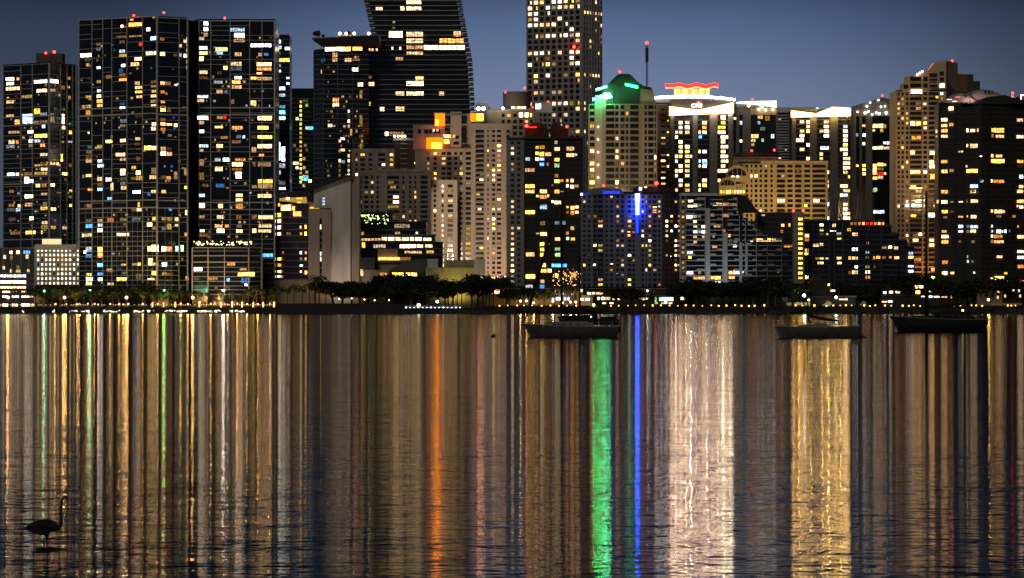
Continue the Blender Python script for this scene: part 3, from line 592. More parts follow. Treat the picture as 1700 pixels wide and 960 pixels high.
bb.boxpx('lantern_core', 723, 198, 728, 207.5, 2762.4, .5, ORY); bb.boxpx('lantern_core', 716, 236, 733, 245.5, 2756.4, .5, ORY); bb.boxpx('lantern_core', 792, 188.5, 802, 199, 2763.4, .5, ORY)  # hotter patches of the painted wall light, with plain caps below
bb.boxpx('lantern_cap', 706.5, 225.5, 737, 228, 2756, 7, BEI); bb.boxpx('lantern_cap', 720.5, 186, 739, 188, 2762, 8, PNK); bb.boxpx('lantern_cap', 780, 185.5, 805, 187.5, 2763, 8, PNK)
for q in '736 223 748 229 w 1.5;752 223 756 229 o 1;737 231 746 239 y 1.6;719 214 722 218 W 1.3;725 214 728 218 w 1'.split(';'):
    q = q.split(); gu.win(*[float(v) for v in q[:4]], q[4], float(q[5]), o=4.5)
bb, g = apart('slim beige apartment tower with one bright white window column', 712, 758, 300, 2720, PNK, [(720, 724), (733, 736.5), (743, 752)], 304, 8.2, .6, .25, 'gold', base=470)
for y in frange(304, 440, 8.2):
    if bb.rg.random() < .75: g.win(733.4, y+1.7, 736.2, y+6.8, 'W', bb.rg.uniform(.8, 2), np=1)
bb, g = apart('tall beige apartment tower with iron balconies, warmly lit towards its foot', 783, 848, 208, 2735, PNK, [(790, 803), (809, 811.5), (817, 822), (825, 832), (841, 846)], 213, 8.1, .52, .28, 'gold', balc=[(789, 804, 214), (840, 847, 214)])
bb.boxpx('roof_cornice', 781, 204.5, 850, 208.4, 2734, 26, BEI)
# ---- 10 tower with the round drum behind
bb, g = apart('concrete tower with a ribbed round drum on its roof beside the tall grey tower', 810, 892, 184, 2900, TAN, [(833, 838), (842, 848), (852, 858), (862, 868), (871, 877), (880, 884)], 186, 10, .6, .1, 'gold', base=330)
mb = MB(); c0 = W(858, 178, 2905)-bb.loc; r = 23*2905/F; h = 27*2905/F
for k in range(40):
    t0, t1 = 2*math.pi*k/40, 2*math.pi*(k+1)/40
    rr = r*(1.0 if k % 2 else .985)
    mb.add([(c0.x+rr*math.cos(t0), c0.y+10+rr*math.sin(t0), c0.z), (c0.x+rr*math.cos(t1), c0.y+10+rr*math.sin(t1), c0.z), (c0.x+rr*math.cos(t1), c0.y+10+rr*math.sin(t1), c0.z+h), (c0.x+rr*math.cos(t0), c0.y+10+rr*math.sin(t0), c0.z+h)], [(0, 1, 2, 3)])
mb.add([(c0.x+r*math.cos(2*math.pi*k/40), c0.y+10+r*math.sin(2*math.pi*k/40), c0.z+h-.2) for k in range(40)], [tuple(range(40))])
mb.obj('drum', GRD, bb.root); bb.beacon(839, 153, 2900); bb.beacon(871, 146, 2900); bb.beacon(884, 178, 2899, .7)
for x0, x1 in ((849, 855), (858, 863), (864, 873)): g.win(x0, 176, x1, 180, 'W', 1.6, o=.6)
for x in (862, 871.5): g.win(x, 186, x+6, 194, 'W', 2.6, o=.5)
g.win(880, 187, 883, 194, 'y', 1.5, o=.5)
bb.ball('roof_lamp', 835, 179, 2898, 1.0, emit('roof_bulb', (1, .85, .7), 10)); bb.boxpx('roof_room', 790, 170, 812, 513, 2905, 15, GRY); bb.boxpx('link_block', 800, 181, 834, 513, 2902, 15, GRD)
for x in (794.5, 802.5): bb.ball('floodlight', x, 179.5, 2895, 1.3, emit('flood_white', (.8, .9, 1), 20))
bb = Building('office_block', 'white rooftop block with a glowing window beside the round drum', 'building', [(886, 2880), (917, 2880)], 170, core=GL, base=300); g = bb.f[0]
grid(g, [(896, 900), (902, 908), (910, 914)], 186, 300, 8.6, .6, GRY, 886, 917, .12, 'warm'); g.box('wall', 888, 169, 917, 186, 0, .6, WHT); g.win(889, 171, 898, 181, 'C', 1.3, o=.7, np=1); bb.beacon(910, 169, 2880)
# ---- 11 tall grey tower running out of the frame
fr = [(875, 3120), (966, 3095), (999, 3120)]
b = Building('office_tower', 'tallest grey punched window tower running out of the frame top', 'tower', fr, -40, core=GL); setpx(b, fr); fA, fB = b.f
colsA = [(877+i*9.9, 877+i*9.9+6.4) for i in range(9)]; colsB = [(969+i*4.6, 969+i*4.6+2.6) for i in range(7)]
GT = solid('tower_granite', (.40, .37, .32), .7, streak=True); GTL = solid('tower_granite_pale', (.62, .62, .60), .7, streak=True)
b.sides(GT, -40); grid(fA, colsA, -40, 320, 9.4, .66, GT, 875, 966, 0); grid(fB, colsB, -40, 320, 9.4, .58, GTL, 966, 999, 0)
rowp = {-1: .9, 0: .85, 1: .95, 2: .35, 3: .35, 4: .6, 5: .3, 6: .9, 7: .2, 8: .15}
for i, y in enumerate(frange(-40, 318, 9.4)):
    r = i-4
    pr = rowp.get(r, .9 if r % 9 == 0 else .22)
    for a, c in colsA:
        if b.rg.random() < pr:
            if b.rg.random() < .5: fA.win(a, y+1.7, c, y+7.6, b.rg.choice('WWwyW'), b.rg.uniform(.5, 2.2), np=2)
            else: fA.win(a+(c-a)*b.rg.choice((0, .5)), y+1.7, a+(c-a)*b.rg.choice((.52, 1)) if False else c, y+7.6, b.rg.choice('WwyWd'), b.rg.uniform(.4, 1.8), np=1)
    for a, c in colsB:
        if b.rg.random() < (.8 if r in (2, 13, 22) else .12): fB.win(a, y+2, c, y+7.3, b.rg.choice('wWyd'), b.rg.uniform(.3, 1.5), np=1)
b.ball('red_lamp', 953, 77, 3094, 1.2, emit('beacon_red', (1, .02, .012), 16))
# ---- 12 dark tower with red roof lights
fr = [(841, 2640), (871, 2640)]
b = Building('apartment_tower', 'black tower with twin rounded roof heads and red lights, behind the two masted boat', 'tower', [(841, 2640), (966, 2640)], 228, core=BLA); f = b.f[0]
grid(f, [(848, 853.5), (858.5, 864)], 232, 474, 8.85, .55, GRY, 841, 871, .32, 'white', sub=False)
b.poly('roof_head', [(870, 230), (872, 216), (879, 206), (886, 203), (900, 203), (909, 212), (913, 230)], 2644, 14, RED)
b.poly('roof_head', [(913.2, 230), (914, 208), (919, 203), (928, 202), (934, 210), (936, 213), (943, 213), (943, 230)], 2646, 14, RED)
b.boxpx('roof_slab', 868, 226, 968, 230, 2638, 26, RED); b.beacon(874, 209, 2640, 1.4); b.beacon(941, 210, 2640, 1.2)
b.boxpx('red_light_strip', 874, 209.5, 891, 211.5, 2642, .5, emit('strip_red', (1, .02, .02), 3))
lines(f, 'floor_slab', 871, 966, frange(236, 474, 8.85), solid('slab_black', (.07, .068, .065), .7), 1.4, .8); posts(f, 'pier', (871.5, 889, 913.5, 930, 935, 966), 230, 476, BLA, 3, .9)
Z12 = (840, 190, 5.667)
zoomlist(f, Z12, '278 285 308 322 y;318 285 362 322 o .7;278 342 308 378 y;318 342 358 390 y 1.5;370 345 424 388 w 1;458 240 482 275 W .6;458 298 505 338 w 1.4;570 298 640 338 w .9;570 352 640 396 w 1.2;648 362 668 386 c;185 400 225 432 c .8;278 398 308 430 w;318 400 360 430 c 1;458 402 502 440 y 1.4;456 455 502 496 g .8;318 448 358 482 b 1.6;384 450 402 480 d;180 500 268 538 w .7;458 550 492 590 y;458 600 502 642 y 1.8;506 606 542 632 o;566 602 588 634 w;608 602 636 636 w 1.4;565 650 590 684 c;606 655 640 694 W 1.4;648 655 682 684 w;182 648 268 690 y 1.5;182 698 268 738 w 1;320 698 384 738 w 1.4;284 748 312 776 w;320 748 380 790 o 1;386 748 406 776 w;458 702 502 740 o 1.2;428 800 450 830 w;458 798 518 842 W 1.6;320 846 384 890 c .8;568 852 590 880 w;608 850 642 894 y 1.6;650 852 682 880 w 1.4;182 895 270 906 y;428 652 446 672 w;512 715 542 728 w', o=.95)
zoomlist(f, (840, 330, 5.667), '568 60 590 85 w;608 56 642 98 y;650 58 682 88 w;568 106 590 136 y;608 106 640 150 o;650 104 682 136 w 1.4;182 100 270 140 y 2;322 50 384 96 c .8;322 200 366 246 w;322 302 384 344 w 1.6;284 316 312 330 W;462 352 508 390 w 1.2;566 300 590 335 o .7;568 350 592 384 c 1.4;610 352 648 390 y 1;608 252 640 290 w .8;322 400 358 440 y;322 450 358 490 y 1.4;322 498 358 540 y 1.6;392 402 408 430 y;462 452 508 484 g .7;462 500 510 542 g 1;325 600 375 640 w 1.2;325 650 382 690 y 1.2;390 648 428 690 w 1.6;462 698 494 738 y 1.4;325 750 360 790 w .8;320 800 362 846 b 1;188 498 268 540 w 1;188 700 272 746 y 2.4;185 800 250 836 C .7;430 598 524 640 b 2;535 600 572 640 b 1.4;572 650 590 676 o;612 686 658 736 o 1;460 10 518 48 w 1.6;428 8 448 32 w;460 205 500 240 c .4;515 205 560 240 c .5', o=.95)
rg = random.Random(5); mb = MB()
for i in range(70): mb.ball(W(rg.uniform(918, 965), 455+rg.random()**.7*20-rg.random()*12, 2634)-b.loc, rg.uniform(.15, .38), 5, 3)
tag(mb.obj('string_lights', emit('string_orange', (1, .5, .2), 4, 'NONE'), b.root), kind='stuff')
# ---- 13 tower with green lit hipped roof
fr = [(978, 2800), (1090, 2800)]
b = Building('apartment_tower', 'beige tower with a curved hipped roof washed in green light', 'tower', fr, 172, core=GL); f = b.f[0]
b.sides(TAN, 172); grid(f, [(979, 987)], 172, 330, 10.4, .62, TAN, 978, 1000, .4, 'gold', sub=False)
grid(f, [(1006, 1020), (1021.5, 1027), (1030, 1037), (1039, 1043), (1046, 1060), (1070, 1074), (1076, 1085), (1086.5, 1089)], 172, 330, 10.4, .66, TAN, 1000, 1090, .2, 'gold', kmul=.9)
balconies(f, 1005, 1021, 172, 330, 10.4, 1.3, TAN); balconies(f, 1045, 1061, 172, 330, 10.4, 1.3, TAN)
f.box('projecting_shaft', 988, 158, 999, 330, .4, 1.6, BEI)
for y in frange(210, 310, 21): b.ball('wall_light', 993, y, 2797.6, .5, emit('wall_bulb', (1, .85, .6), 8))
b.poly('upper_storey', [(988, 173), (988, 160), (1010, 150), (1066, 146), (1082, 146), (1090, 172)], 2803, 20, TAN)
b.poly('gable_wall', [(1006, 172), (1008, 148), (1020, 132), (1028, 126), (1045, 126), (1052, 133), (1062, 142), (1062, 172)], 2801.5, 12, ROOFG)
def roofcurve(pts, D, dep, th, mat, nm):
    n = len(pts); fr_ = [W(x, y, D) for x, y in pts]; v = []
    for p in fr_: v += [p-b.loc, p+Vector((0, dep, 0))-b.loc, p+Vector((0, 0, -th))-b.loc, p+Vector((0, dep, -th))-b.loc]
    fc = []
    for i in range(n-1):
        q = 4*i; fc += [(q, q+4, q+5, q+1), (q+2, q+3, q+7, q+6), (q, q+2, q+6, q+4), (q+1, q+5, q+7, q+3)]
    fc += [(0, 1, 3, 2), (4*n-4, 4*n-2, 4*n-1, 4*n-3)]
    return newobj(nm, mesh(nm, v, fc, mat), b.root)
roofcurve([(988, 148), (1000, 144.5), (1008, 140), (1017, 131), (1025, 123.5), (1030, 122), (1044, 122), (1049, 125), (1057, 134), (1068, 142), (1082, 144.5)], 2796, 24, 1.6, ROOFG, 'roof')
GRN = emit('neon_green', (.01, 1, .22), 190, 'NONE'); GRN2 = emit('neon_green_soft', (.02, 1, .25), 16, 'NONE'); GRW = emit('neon_green_white', (.2, 1, .5), 60, 'NONE')
b.poly('neon_strip', [(990, 146.5), (1007, 142), (1007, 144.5), (990, 149)], 2794.5, .6, GRN)
b.poly('neon_strip', [(1038, 137.5), (1059, 142), (1059, 146), (1038, 141.5)], 2795, .6, GRN2)
b.poly('neon_strip', [(998, 160), (1004, 155), (1012, 154), (1016, 161), (1006, 163)], 2794.5, .6, GRW)
b.ball('neon_lamp', 986, 164, 2795, .9, GRN); b.boxpx('green_light_strip', 1016, 150, 1018, 172, 2800, .4, emit('green_dim', (.02, .6, .15), .7)); b.beacon(1029, 119, 2800, 1.2)
# ---- mast behind
r0 = W(1074, 300, 2980); b = empty('radio_mast', (r0.x, r0.y, GZ), 'thin lattice radio mast with red top light above the rooftops', 'mast')
mb = MB(); zt = zof(72, 2980)-GZ; zb = 0
for dx, dy in ((-.8, -.8), (.8, -.8), (0, .9)): mb.tube([(dx, dy, zb), (dx*.8, dy*.8, zt)], .22, 5)
for z in frange(zt-45, zt, 3): mb.tube([(-.8, -.8, z), (.8, -.8, z+1.5), (0, .9, z+3), (-.8, -.8, z+3)], .12, 4)
mb.box(-1.2, 1.2, -1, 1, zt-14, zt-3); mb.obj('lattice', BLK, b)
mb = MB(); mb.ball((0, 0, zt+.6), 1.3); mb.obj('beacon_light', emit('beacon_red', (1, .02, .012), 16), b)
# ---- 14 slate building with blue light beam
b = Building('apartment_tower', 'slate grey apartment block with a vertical blue light beam on its face', 'tower', [(966, 2620), (1131, 2620)], 318, core=GL); f = b.f[0]
cols = [(968, 972), (976, 980), (985, 990.5), (992.5, 1001), (1005, 1009), (1013, 1017.5), (1023, 1028), (1031, 1036), (1042, 1048), (1050, 1054)]
b.sides(BLUG, 318); grid(f, cols, 322, 476, 8.1, .55, BLUG, 966, 1056, .17, 'blue', sub=False, kmul=.9)
grid(f, [(1065, 1069), (1072, 1074), (1076.5, 1081), (1084, 1090), (1092.5, 1096.5)], 322, 476, 8.1, .55, BLUG, 1056, 1099, .26, 'blue', sub=False, kmul=.9)
grid(f, [(1105, 1109), (1113, 1117), (1120, 1124)], 322, 476, 8.1, .5, RED, 1099, 1131, .2, 'warm', sub=False, kmul=.8)
balconies(f, 984.5, 1002, 322, 470, 8.1, 1.1, BLUG)
for q in '1082 342 1092 349 o 2.4;1084 351 1090 355 o 1.4;1037 383 1046 392 o 2;1049 384 1053 388 o 1.2;1110 424 1114 429 C 2.4;1120 424 1123.5 429 C 1.6;983 434 989 441 w 2;1013 434 1018 438 W 2.4;985 403 991 409 W 1.4;1023 450 1026 454 b 2'.split(';'):
    q = q.split(); f.win(*[float(v) for v in q[:4]], q[4], float(q[5]), o=.2)
b.poly('curved_parapet', [(975, 322), (976, 314), (988, 311.5), (1010, 311), (1030, 313), (1036, 322)], 2617.5, 12, BLUG)
BLU = emit('neon_blue', (.01, .035, 1), 100); BLW = emit('neon_blue_white', (.55, .6, 1), 6)
b.boxpx('blue_cove', 1001, 316.5, 1029, 321, 2616.8, .4, emit('cove_blue', (.02, .05, 1), 1.5)); b.boxpx('blue_parapet_light', 966, 319, 980, 322, 2619, .3, emit('cove_blue_dim', (.03, .05, 1), .5))
b.boxpx('beam_frame', 1060, 309, 1066.5, 322, 2617, 2, BLUG); b.boxpx('beam_light', 1061, 310.5, 1065.5, 315, 2616.6, .3, BLW)
b.boxpx('beam_light', 1054.5, 321, 1062, 334, 2616.6, .5, BLW); b.boxpx('blue_beam', 1055.2, 334.5, 1061, 356, 2616.8, .5, BLU)
b.boxpx('blue_beam_low', 1056.2, 356.5, 1060, 386, 2617, .5, emit('neon_blue_low', (.02, .06, 1), 2)); b.ball('blue_lamp', 965.5, 322, 2617, .8, emit('lamp_blue', (.4, .5, 1), 12))
b.boxpx('roof_block', 1052, 311, 1095, 319, 2626, 16, solid('roof_navy', (.06, .06, .12), .8)); b.boxpx('roof_block', 1095, 310, 1120, 319, 2627, 16, BLA); b.beacon(1090, 304, 2620, 1.6); b.beacon(1002, 308, 2620)
# ---- 15 twin crown office with lettering
D15 = 2860
b = Building('crown_tower', 'grey tower with a blazing white notched crown, lettering and red neon rooftop', 'tower', [(1113, D15), (1217, D15)], 166, core=GRD); f = b.f[0]
GC = solid('crown_grey', (.14, .135, .125), .8, streak=True)
for a, c in ((1119, 1150), (1158, 1178), (1191, 1209)): f.box('glass_bay', a, 191, c, 330, -.05, .1, GL)
for a, c in ((1113, 1119), (1150, 1158), (1178, 1191), (1209, 1217)): f.box('pier', a, 186, c, 330, 0, 1.0, GC)
f.box('crown_wall', 1113, 162, 1217, 191, 0, .8, solid('crown_wall_dark', (.05, .045, .04), .9))
for y in frange(199, 330, 8): f.box('floor_slab', 1119, y-.4, 1209, y+.4, 0, .5, GRD)
rg = b.rg
for (a, c), p in (((1121, 1125), .35), ((1127, 1133), .6), ((1137.5, 1144.5), .85), ((1146, 1149), .2), ((1160, 1163), .25), ((1166, 1173), .6), ((1192, 1196), .2), ((1197, 1204), .55), ((1205, 1208.5), .3)):
    for y in frange(199, 326, 8):
        if rg.random() < p: f.win(a, y+1.2, c, y+6.6, rg.choice('wwwWWWywWc'), rg.uniform(.7, 2.6), o=.2)
for q in '1160 224 1165 229 b 2;1166 266 1174 273 b 2;1197 191 1204 198 W 2.4;1197 200 1204 206 y 1.4;1197 224 1204 232 W 2.4'.split(';'):
    q = q.split(); f.win(*[float(v) for v in q[:4]], q[4], float(q[5]), o=.3)
CRW = emit('crown_white', (1, .72, .46), 42); CRY = emit('crown_gold', (1, .62, .16), 2.2)  # lamp wash on the crown walls, put into panel and frame emission
CR = [(1112, 177), (1160, 183), (1217, 170.5), (1217, 186), (1112, 190)]
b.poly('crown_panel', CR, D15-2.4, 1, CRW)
for x, k in ((1116, 120), (1122, 260), (1131, 160), (1139, 420), (1147, 1100), (1156, 260), (1165, 120), (1174, 460), (1183, 140), (1192, 300), (1201, 520), (1212, 240)): b.boxpx('crown_lamp', x-.7, 184.2-.045*abs(x-1160)*.6, x+.7, 187, D15-2.9, .3, emit('crown_lamp_%d' % k, (1, .8, .6) if x != 1147 else (1, .93, .85), k))  # invented bright bars that break up the crown's reflection on the water
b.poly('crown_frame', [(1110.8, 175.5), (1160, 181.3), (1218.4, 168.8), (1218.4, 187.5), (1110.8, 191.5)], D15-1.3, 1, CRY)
WRIM = emit('rim_white', (.86, .92, 1), 34)
def rim(bb, pts, D, h, dep, mat, nm='rim_light'):
    n = len(pts); v = []
    for x, y in pts:
        p = W(x, y, D)-bb.loc; v += [p, p+Vector((0, 0, h)), p+Vector((0, dep, h)), p+Vector((0, dep, 0))]
    fc = []
    for i in range(n-1):
        for k in range(4): fc.append((4*i+k, 4*i+4+k, 4*i+4+(k+1) % 4, 4*i+(k+1) % 4))
    fc += [(0, 1, 2, 3), (4*n-1, 4*n-2, 4*n-3, 4*n-4)]
    return newobj(nm, mesh(nm, v, fc, mat), bb.root)
rim(b, [(1082, 163.5), (1100, 162.4), (1120, 161.6), (1150, 161.2), (1180, 162.4), (1200, 164), (1220, 166.5)], D15-1.5, 1.5, 1, WRIM)
b.poly('rim_wall', [(1082, 170), (1082, 164), (1120, 162), (1160, 161.6), (1200, 164.4), (1221, 167), (1221, 178), (1113, 178), (1113, 170)], D15+1, 14, solid('crown_wall_dark', (.05, .045, .04), .9))
# rooftop neon pavilion
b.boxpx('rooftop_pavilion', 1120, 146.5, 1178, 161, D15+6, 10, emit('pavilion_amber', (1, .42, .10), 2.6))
for x in (1130, 1143, 1146, 1158, 1170): b.boxpx('pavilion_fin', x, 146.5, x+1.6, 161, D15+5, 1, BRN)
for x in (1124, 1133, 1150, 1163, 1174): b.ball('pavilion_uplight', x, 158, D15+3, 1.2, emit('uplight_white', (1, .8, .55), 16))
NEO = emit('neon_red', (1, .006, .003), 14); NEW = emit('neon_red_white', (1, .16, .08), 7)
wv = [(1105+i*2.9, 145.4+1.6*math.sin(i*.62)*(i > 5)-.15*(i < 6)) for i in range(31)]
rim(b, [(x, y-1.6) for x, y in wv], D15+1.5, 2.2, 3, NEO, 'neon_wave'); rim(b, [(x, y+.6) for x, y in wv], D15+1.2, .7, 1, NEW, 'neon_tube')
sheet(b, 'pavilion_canopy', [W(1106, 146.2, D15+3.2), W(1192, 146.2, D15+3.2), W(1190, 146.2, D15+20), W(1108, 146.2, D15+20)], 1.2, RED)
for x in (1120, 1155, 1166): b.ball('neon_stud', x, 139.8, D15+2, .6, NEO)
# lettering: four letters and the arc above
def tubept(bb, nm, pts, D, r, mat):
    mb = MB(); mb.tube([W(x, y, D)-bb.loc for x, y in pts], r, 6); return mb.obj(nm, mat, bb.root)
LET = emit('letter_white', (1, .95, .9), 7); DL = D15-1.6
def arc(cx, cy, rx, ry, a0, a1, n=12): return [(cx+rx*math.cos(R(a0+(a1-a0)*i/n)), cy-ry*math.sin(R(a0+(a1-a0)*i/n))) for i in range(n+1)]
tubept(b, 'letter_c', arc(1151.2, 174.6, 2.4, 2.6, 50, 310), DL, .36, LET); tubept(b, 'letter_i', [(1156, 171.8), (1156, 177.4)], DL, .4, LET)
tubept(b, 'letter_t', [(1160, 169.8), (1160, 176.4), (1160.8, 177.2), (1162, 177.2)], DL, .36, LET); tubept(b, 'letter_t_bar', [(1158.4, 172.2), (1162, 172.2)], DL-.1, .3, LET)
tubept(b, 'letter_i', [(1164.2, 171.8), (1164.2, 177.4)], DL, .4, LET); tubept(b, 'logo_arc', arc(1160.1, 173.0, 5.0, 5.2, 18, 162), DL, .32, emit('logo_red', (1, .03, .02), 5))
# right-hand wing of the crown tower
w = Building('crown_tower_wing', 'grey wing with a white lit wedge parapet and small spot lights, beside the lettered crown', 'tower', [(1217.3, D15+4), (1290, D15+4)], 172, core=GRD, base=330); f = w.f[0]
f.box('wall', 1217.3, 177, 1246, 330, 0, .6, GC); f.box('upper_wall', 1246, 176, 1290, 190, 0, .6, TAN); f.box('glass_bay', 1246.5, 190, 1288, 330, 0, .2, GL); f.box('slot_glass', 1218, 190, 1222, 330, .3, .7, GL); f.box('slot_glass', 1227, 190, 1233, 330, .3, .7, GL)
for q in '1218 194 1222 198 W 1.2;1228 200 1232 207 C .9;1228 231 1232 236 W 1.6;1258 191 1266 197 w .9;1247 222 1259 229 w 1.2;1247 230 1254 235 y .9;1264 229 1268 235 g .7;1280 222 1285 229 c 1.2;1247 237 1252 242 w .6;1258 200 1262 206 c .6;1270 191 1278 200 y .4;1262 210 1270 216 g .3'.split(';'):
    q = q.split(); f.win(*[float(v) for v in q[:4]], q[4], float(q[5]), o=.75)
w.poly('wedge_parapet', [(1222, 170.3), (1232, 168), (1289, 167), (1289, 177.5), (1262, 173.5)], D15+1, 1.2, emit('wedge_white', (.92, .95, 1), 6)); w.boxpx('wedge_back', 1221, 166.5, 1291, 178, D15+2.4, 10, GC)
for x, y in ((1243, 175), (1265, 176.5), (1260, 181), (1271, 181.5), (1283, 181)): w.ball('spot_light', x, y, D15+2, .9, emit('spot_gold', (1, .75, .35), 14))
w.beacon(1249, 164.5, D15+2, .8)
# beige block left of the crown
b = Building('office_block', 'tan block with small slot windows between the green roof and the crown tower', 'building', [(1088, 2890), (1114, 2890)], 168, core=GL, base=330); f = b.f[0]
grid(f, [(1097, 1105), (1107, 1112)], 176, 330, 9.5, .3, TAN, 1088, 1114, .35, 'gold', sub=False); f.box('parapet', 1088, 166, 1114, 176, -.05, .7, TAN); f.box('light_strip', 1089, 166.8, 1103, 168, .7, 1, WRIM)
# ---- 16 ribbed grey building
b = Building('office_block', 'pale grey ribbed block between the two notched crowns', 'building', [(1289, 3000), (1320, 3000)], 186, core=GL, base=330); f = b.f[0]
for y in frange(190, 330, 4.6): f.box('floor_band', 1289, y, 1320, y+2, 0, .7, GTL)
randwins(f, [(1292, 1297), (1303, 1306), (1311, 1316)], 190, 280, 4.6, .2, 'white', kmul=.5)
b.boxpx('roof_screen', 1289, 177.5, 1359, 188, 3002, 10, solid('screen_white', (.75, .75, .75), .8)); b.boxpx('blue_strip', 1355, 178, 1359, 186, 3001.5, .3, emit('strip_sky', (.25, .7, 1), 2.5))
# ---- 17 gold crowned twin
fr = [(1315, 2862), (1412, 2862)]
b = Building('crown_tower', 'grey tower with a golden notched crown beside a gabled dark wing', 'tower', fr, 180, core=GRD); f = b.f[0]
for a, c in ((1321, 1344), (1356, 1378), (1391, 1411)): f.box('glass_bay', a, 194, c, 380, -.05, .1, GL)
for a, c in ((1315, 1321), (1344, 1356), (1378, 1391)): f.box('pier', a, 190, c, 380, 0, 1.0, GC)
for y in frange(198, 376, 7.6): f.box('floor_slab', 1321, y-.4, 1411, y+.4, 0, .5, GRD)
for (a, c), p in (((1322, 1326), .25), ((1328, 1335), .3), ((1339, 1346), .55), ((1361, 1366), .25), ((1368, 1376), .6), ((1395, 1399), .3), ((1400, 1407), .72), ((1408, 1411), .25)):
    for y in frange(198, 372, 7.6):
        if b.rg.random() < p: f.win(a, y+1.2, c, y+6.4, b.rg.choice('wwwWWWywcC'), b.rg.uniform(.7, 2.6), o=.2)
f.win(1322, 229, 1334, 235, 'W', 2); f.win(1362, 242, 1376, 248, 'C', 1.2, o=.3)
CR2 = emit('crown_gold_white', (1, .58, .14), 34); CRY2 = emit('crown_gold_edge', (1, .55, .1), 1.5)  # gold wash on these crown walls, also painted as emission
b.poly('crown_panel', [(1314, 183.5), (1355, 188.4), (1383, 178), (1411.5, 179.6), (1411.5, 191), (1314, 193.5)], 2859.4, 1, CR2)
for x, k in ((1319, 180), (1327, 620), (1338, 130), (1347, 320), (1356, 120), (1366, 420), (1376, 800), (1387, 150), (1396, 380), (1406, 240)): b.boxpx('crown_lamp', x-.7, 188.8, x+.7, 192, 2858.9, .3, emit('crown_lamp_gold_%d' % k, (1, .62, .16), k))  # bars added to vary the gold streak in the water
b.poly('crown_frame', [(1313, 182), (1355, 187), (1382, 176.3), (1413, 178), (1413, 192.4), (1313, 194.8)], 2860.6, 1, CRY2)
w = Building('gabled_wing', 'dark grey gabled wing with scattered white spot lights under its roof', 'tower', [(1412.3, 2866), (1490, 2866)], 190, core=GRD); f = w.f[0]
w.poly('gable', [(1412.3, 192), (1412.3, 177), (1465, 161), (1492, 168), (1492, 192)], 2865, 22, GC)
for a, c in ((1421, 1427), (1431, 1437), (1448, 1488)): f.box('glass_bay', a, 192, c, 380, 0, .1, GL)
for a, c in ((1412.3, 1421), (1427, 1431), (1437, 1448)): f.box('pier', a, 192, c, 380, 0, 1.0, GC)
for x, y in ((175, 420), (225, 427), (237, 383), (247, 417), (258, 360), (272, 437), (300, 427), (313, 343), (320, 432), (330, 387), (357, 383), (365, 427), (405, 430)): w.ball('spot_light', 1380+x/4, 80+y/4, 2863.6, w.rg.uniform(.5, .85), emit('spot_cool', (1, .92, .75), 12))
w.beacon(1465, 158.5, 2866)
zoomlist(f, (1380, 80, 4), '275 495 345 528 w 1.4;350 495 365 530 y;325 532 345 555 y;275 535 290 550 w;208 558 228 586 C;208 620 224 642 C;345 615 400 638 C 1;275 645 308 670 g 1.6;312 645 345 670 w;350 645 402 670 W .9;208 765 228 785 y 2;208 790 228 812 y 2;208 818 228 842 w 1.6;276 760 300 840 w 1.4;305 758 345 782 y 1.6;305 790 345 808 y;285 815 345 842 r .8;276 845 305 870 y 1.4;310 842 345 866 W;350 760 365 780 w;350 818 365 838 w;392 705 402 785 W 1;390 815 420 842 w 1.4;165 770 182 785 w;205 500 226 520 d;275 930 300 955 g .5;162 560 180 585 c .5', o=.25)
f.win(1450, 348, 1468, 354, 'c', 1.2, o=.25); f.win(1450, 311, 1456, 318, 'g', .8, o=.25)
# ---- 18 golden hotel with arches
D18 = 2700
b = Building('arched_hotel', 'golden floodlit stepped building with two rounded arch gables', 'building', [(1226, D18), (1373, D18)], 268, core=GL); f = b.f[0]
HG = solid('stucco_gold', (.55, .44, .22), .85, streak=True)
colsH = [(1229+i*0, 1233) for i in range(1)]+[(1238, 1242), (1246, 1249), (1253, 1257.5), (1261, 1265), (1269, 1274), (1279, 1283), (1290, 1303), (1307, 1316), (1320, 1330), (1335, 1345), (1349, 1370)]
b.sides(HG, 268); grid(f, colsH, 271, 366, 8.2, .6, HG, 1226, 1373, .13, 'gold'); balconies(f, 1289, 1304, 271, 366, 8.2, 1.2, HG); balconies(f, 1319, 1331, 271, 366, 8.2, 1.2, HG); balconies(f, 1348, 1371, 271, 366, 8.2, 1.2, HG)
b.boxpx('upper_block', 1218, 261, 1291, 513, D18+6, 18, HG); b.boxpx('roof', 1216, 253, 1293, 260, D18+5, 20, BLA); b.boxpx('cornice', 1217, 260, 1292, 262, D18+5, 20, HG); b.boxpx('parapet', 1263, 266.5, 1375, 270.5, D18-1.5, 20, HG)
def archgable(cx, rx, ytop, ymid, ybot, D):
    pts = [(cx-rx, ybot)]+[(cx+rx*math.cos(R(a)), ymid-(ymid-ytop)*math.sin(R(a))) for a in range(180, -1, -15)]+[(cx+rx, ybot)]
    b.poly('arch_gable', pts, D, 12, HG)
    b.poly('arch_glass', [(cx+(x-cx)*.84, y+(ymid-y)*.12+1) for x, y in pts[1:-1]], D-.4, .3, GL)
    rim(b, pts[1:-1], D-1, .9, 1.2, HG, 'arch_rib')
    for k in (-.42, 0, .42): b.boxpx('arch_mullion', cx+rx*k-.4, ytop+(3 if k else 1.5), cx+rx*k+.4, ymid, D-.7, .3, HG)
archgable(1224, 18, 276, 290, 302, D18-3); archgable(1208, 14, 296, 306, 322, D18-8)
b.boxpx('low_wing', 1194, 305, 1232, 513, D18-6, 14, HG)
ff = Facet(b, W(1194, 0, D18-8).xy, W(1240, 0, D18-8).xy)
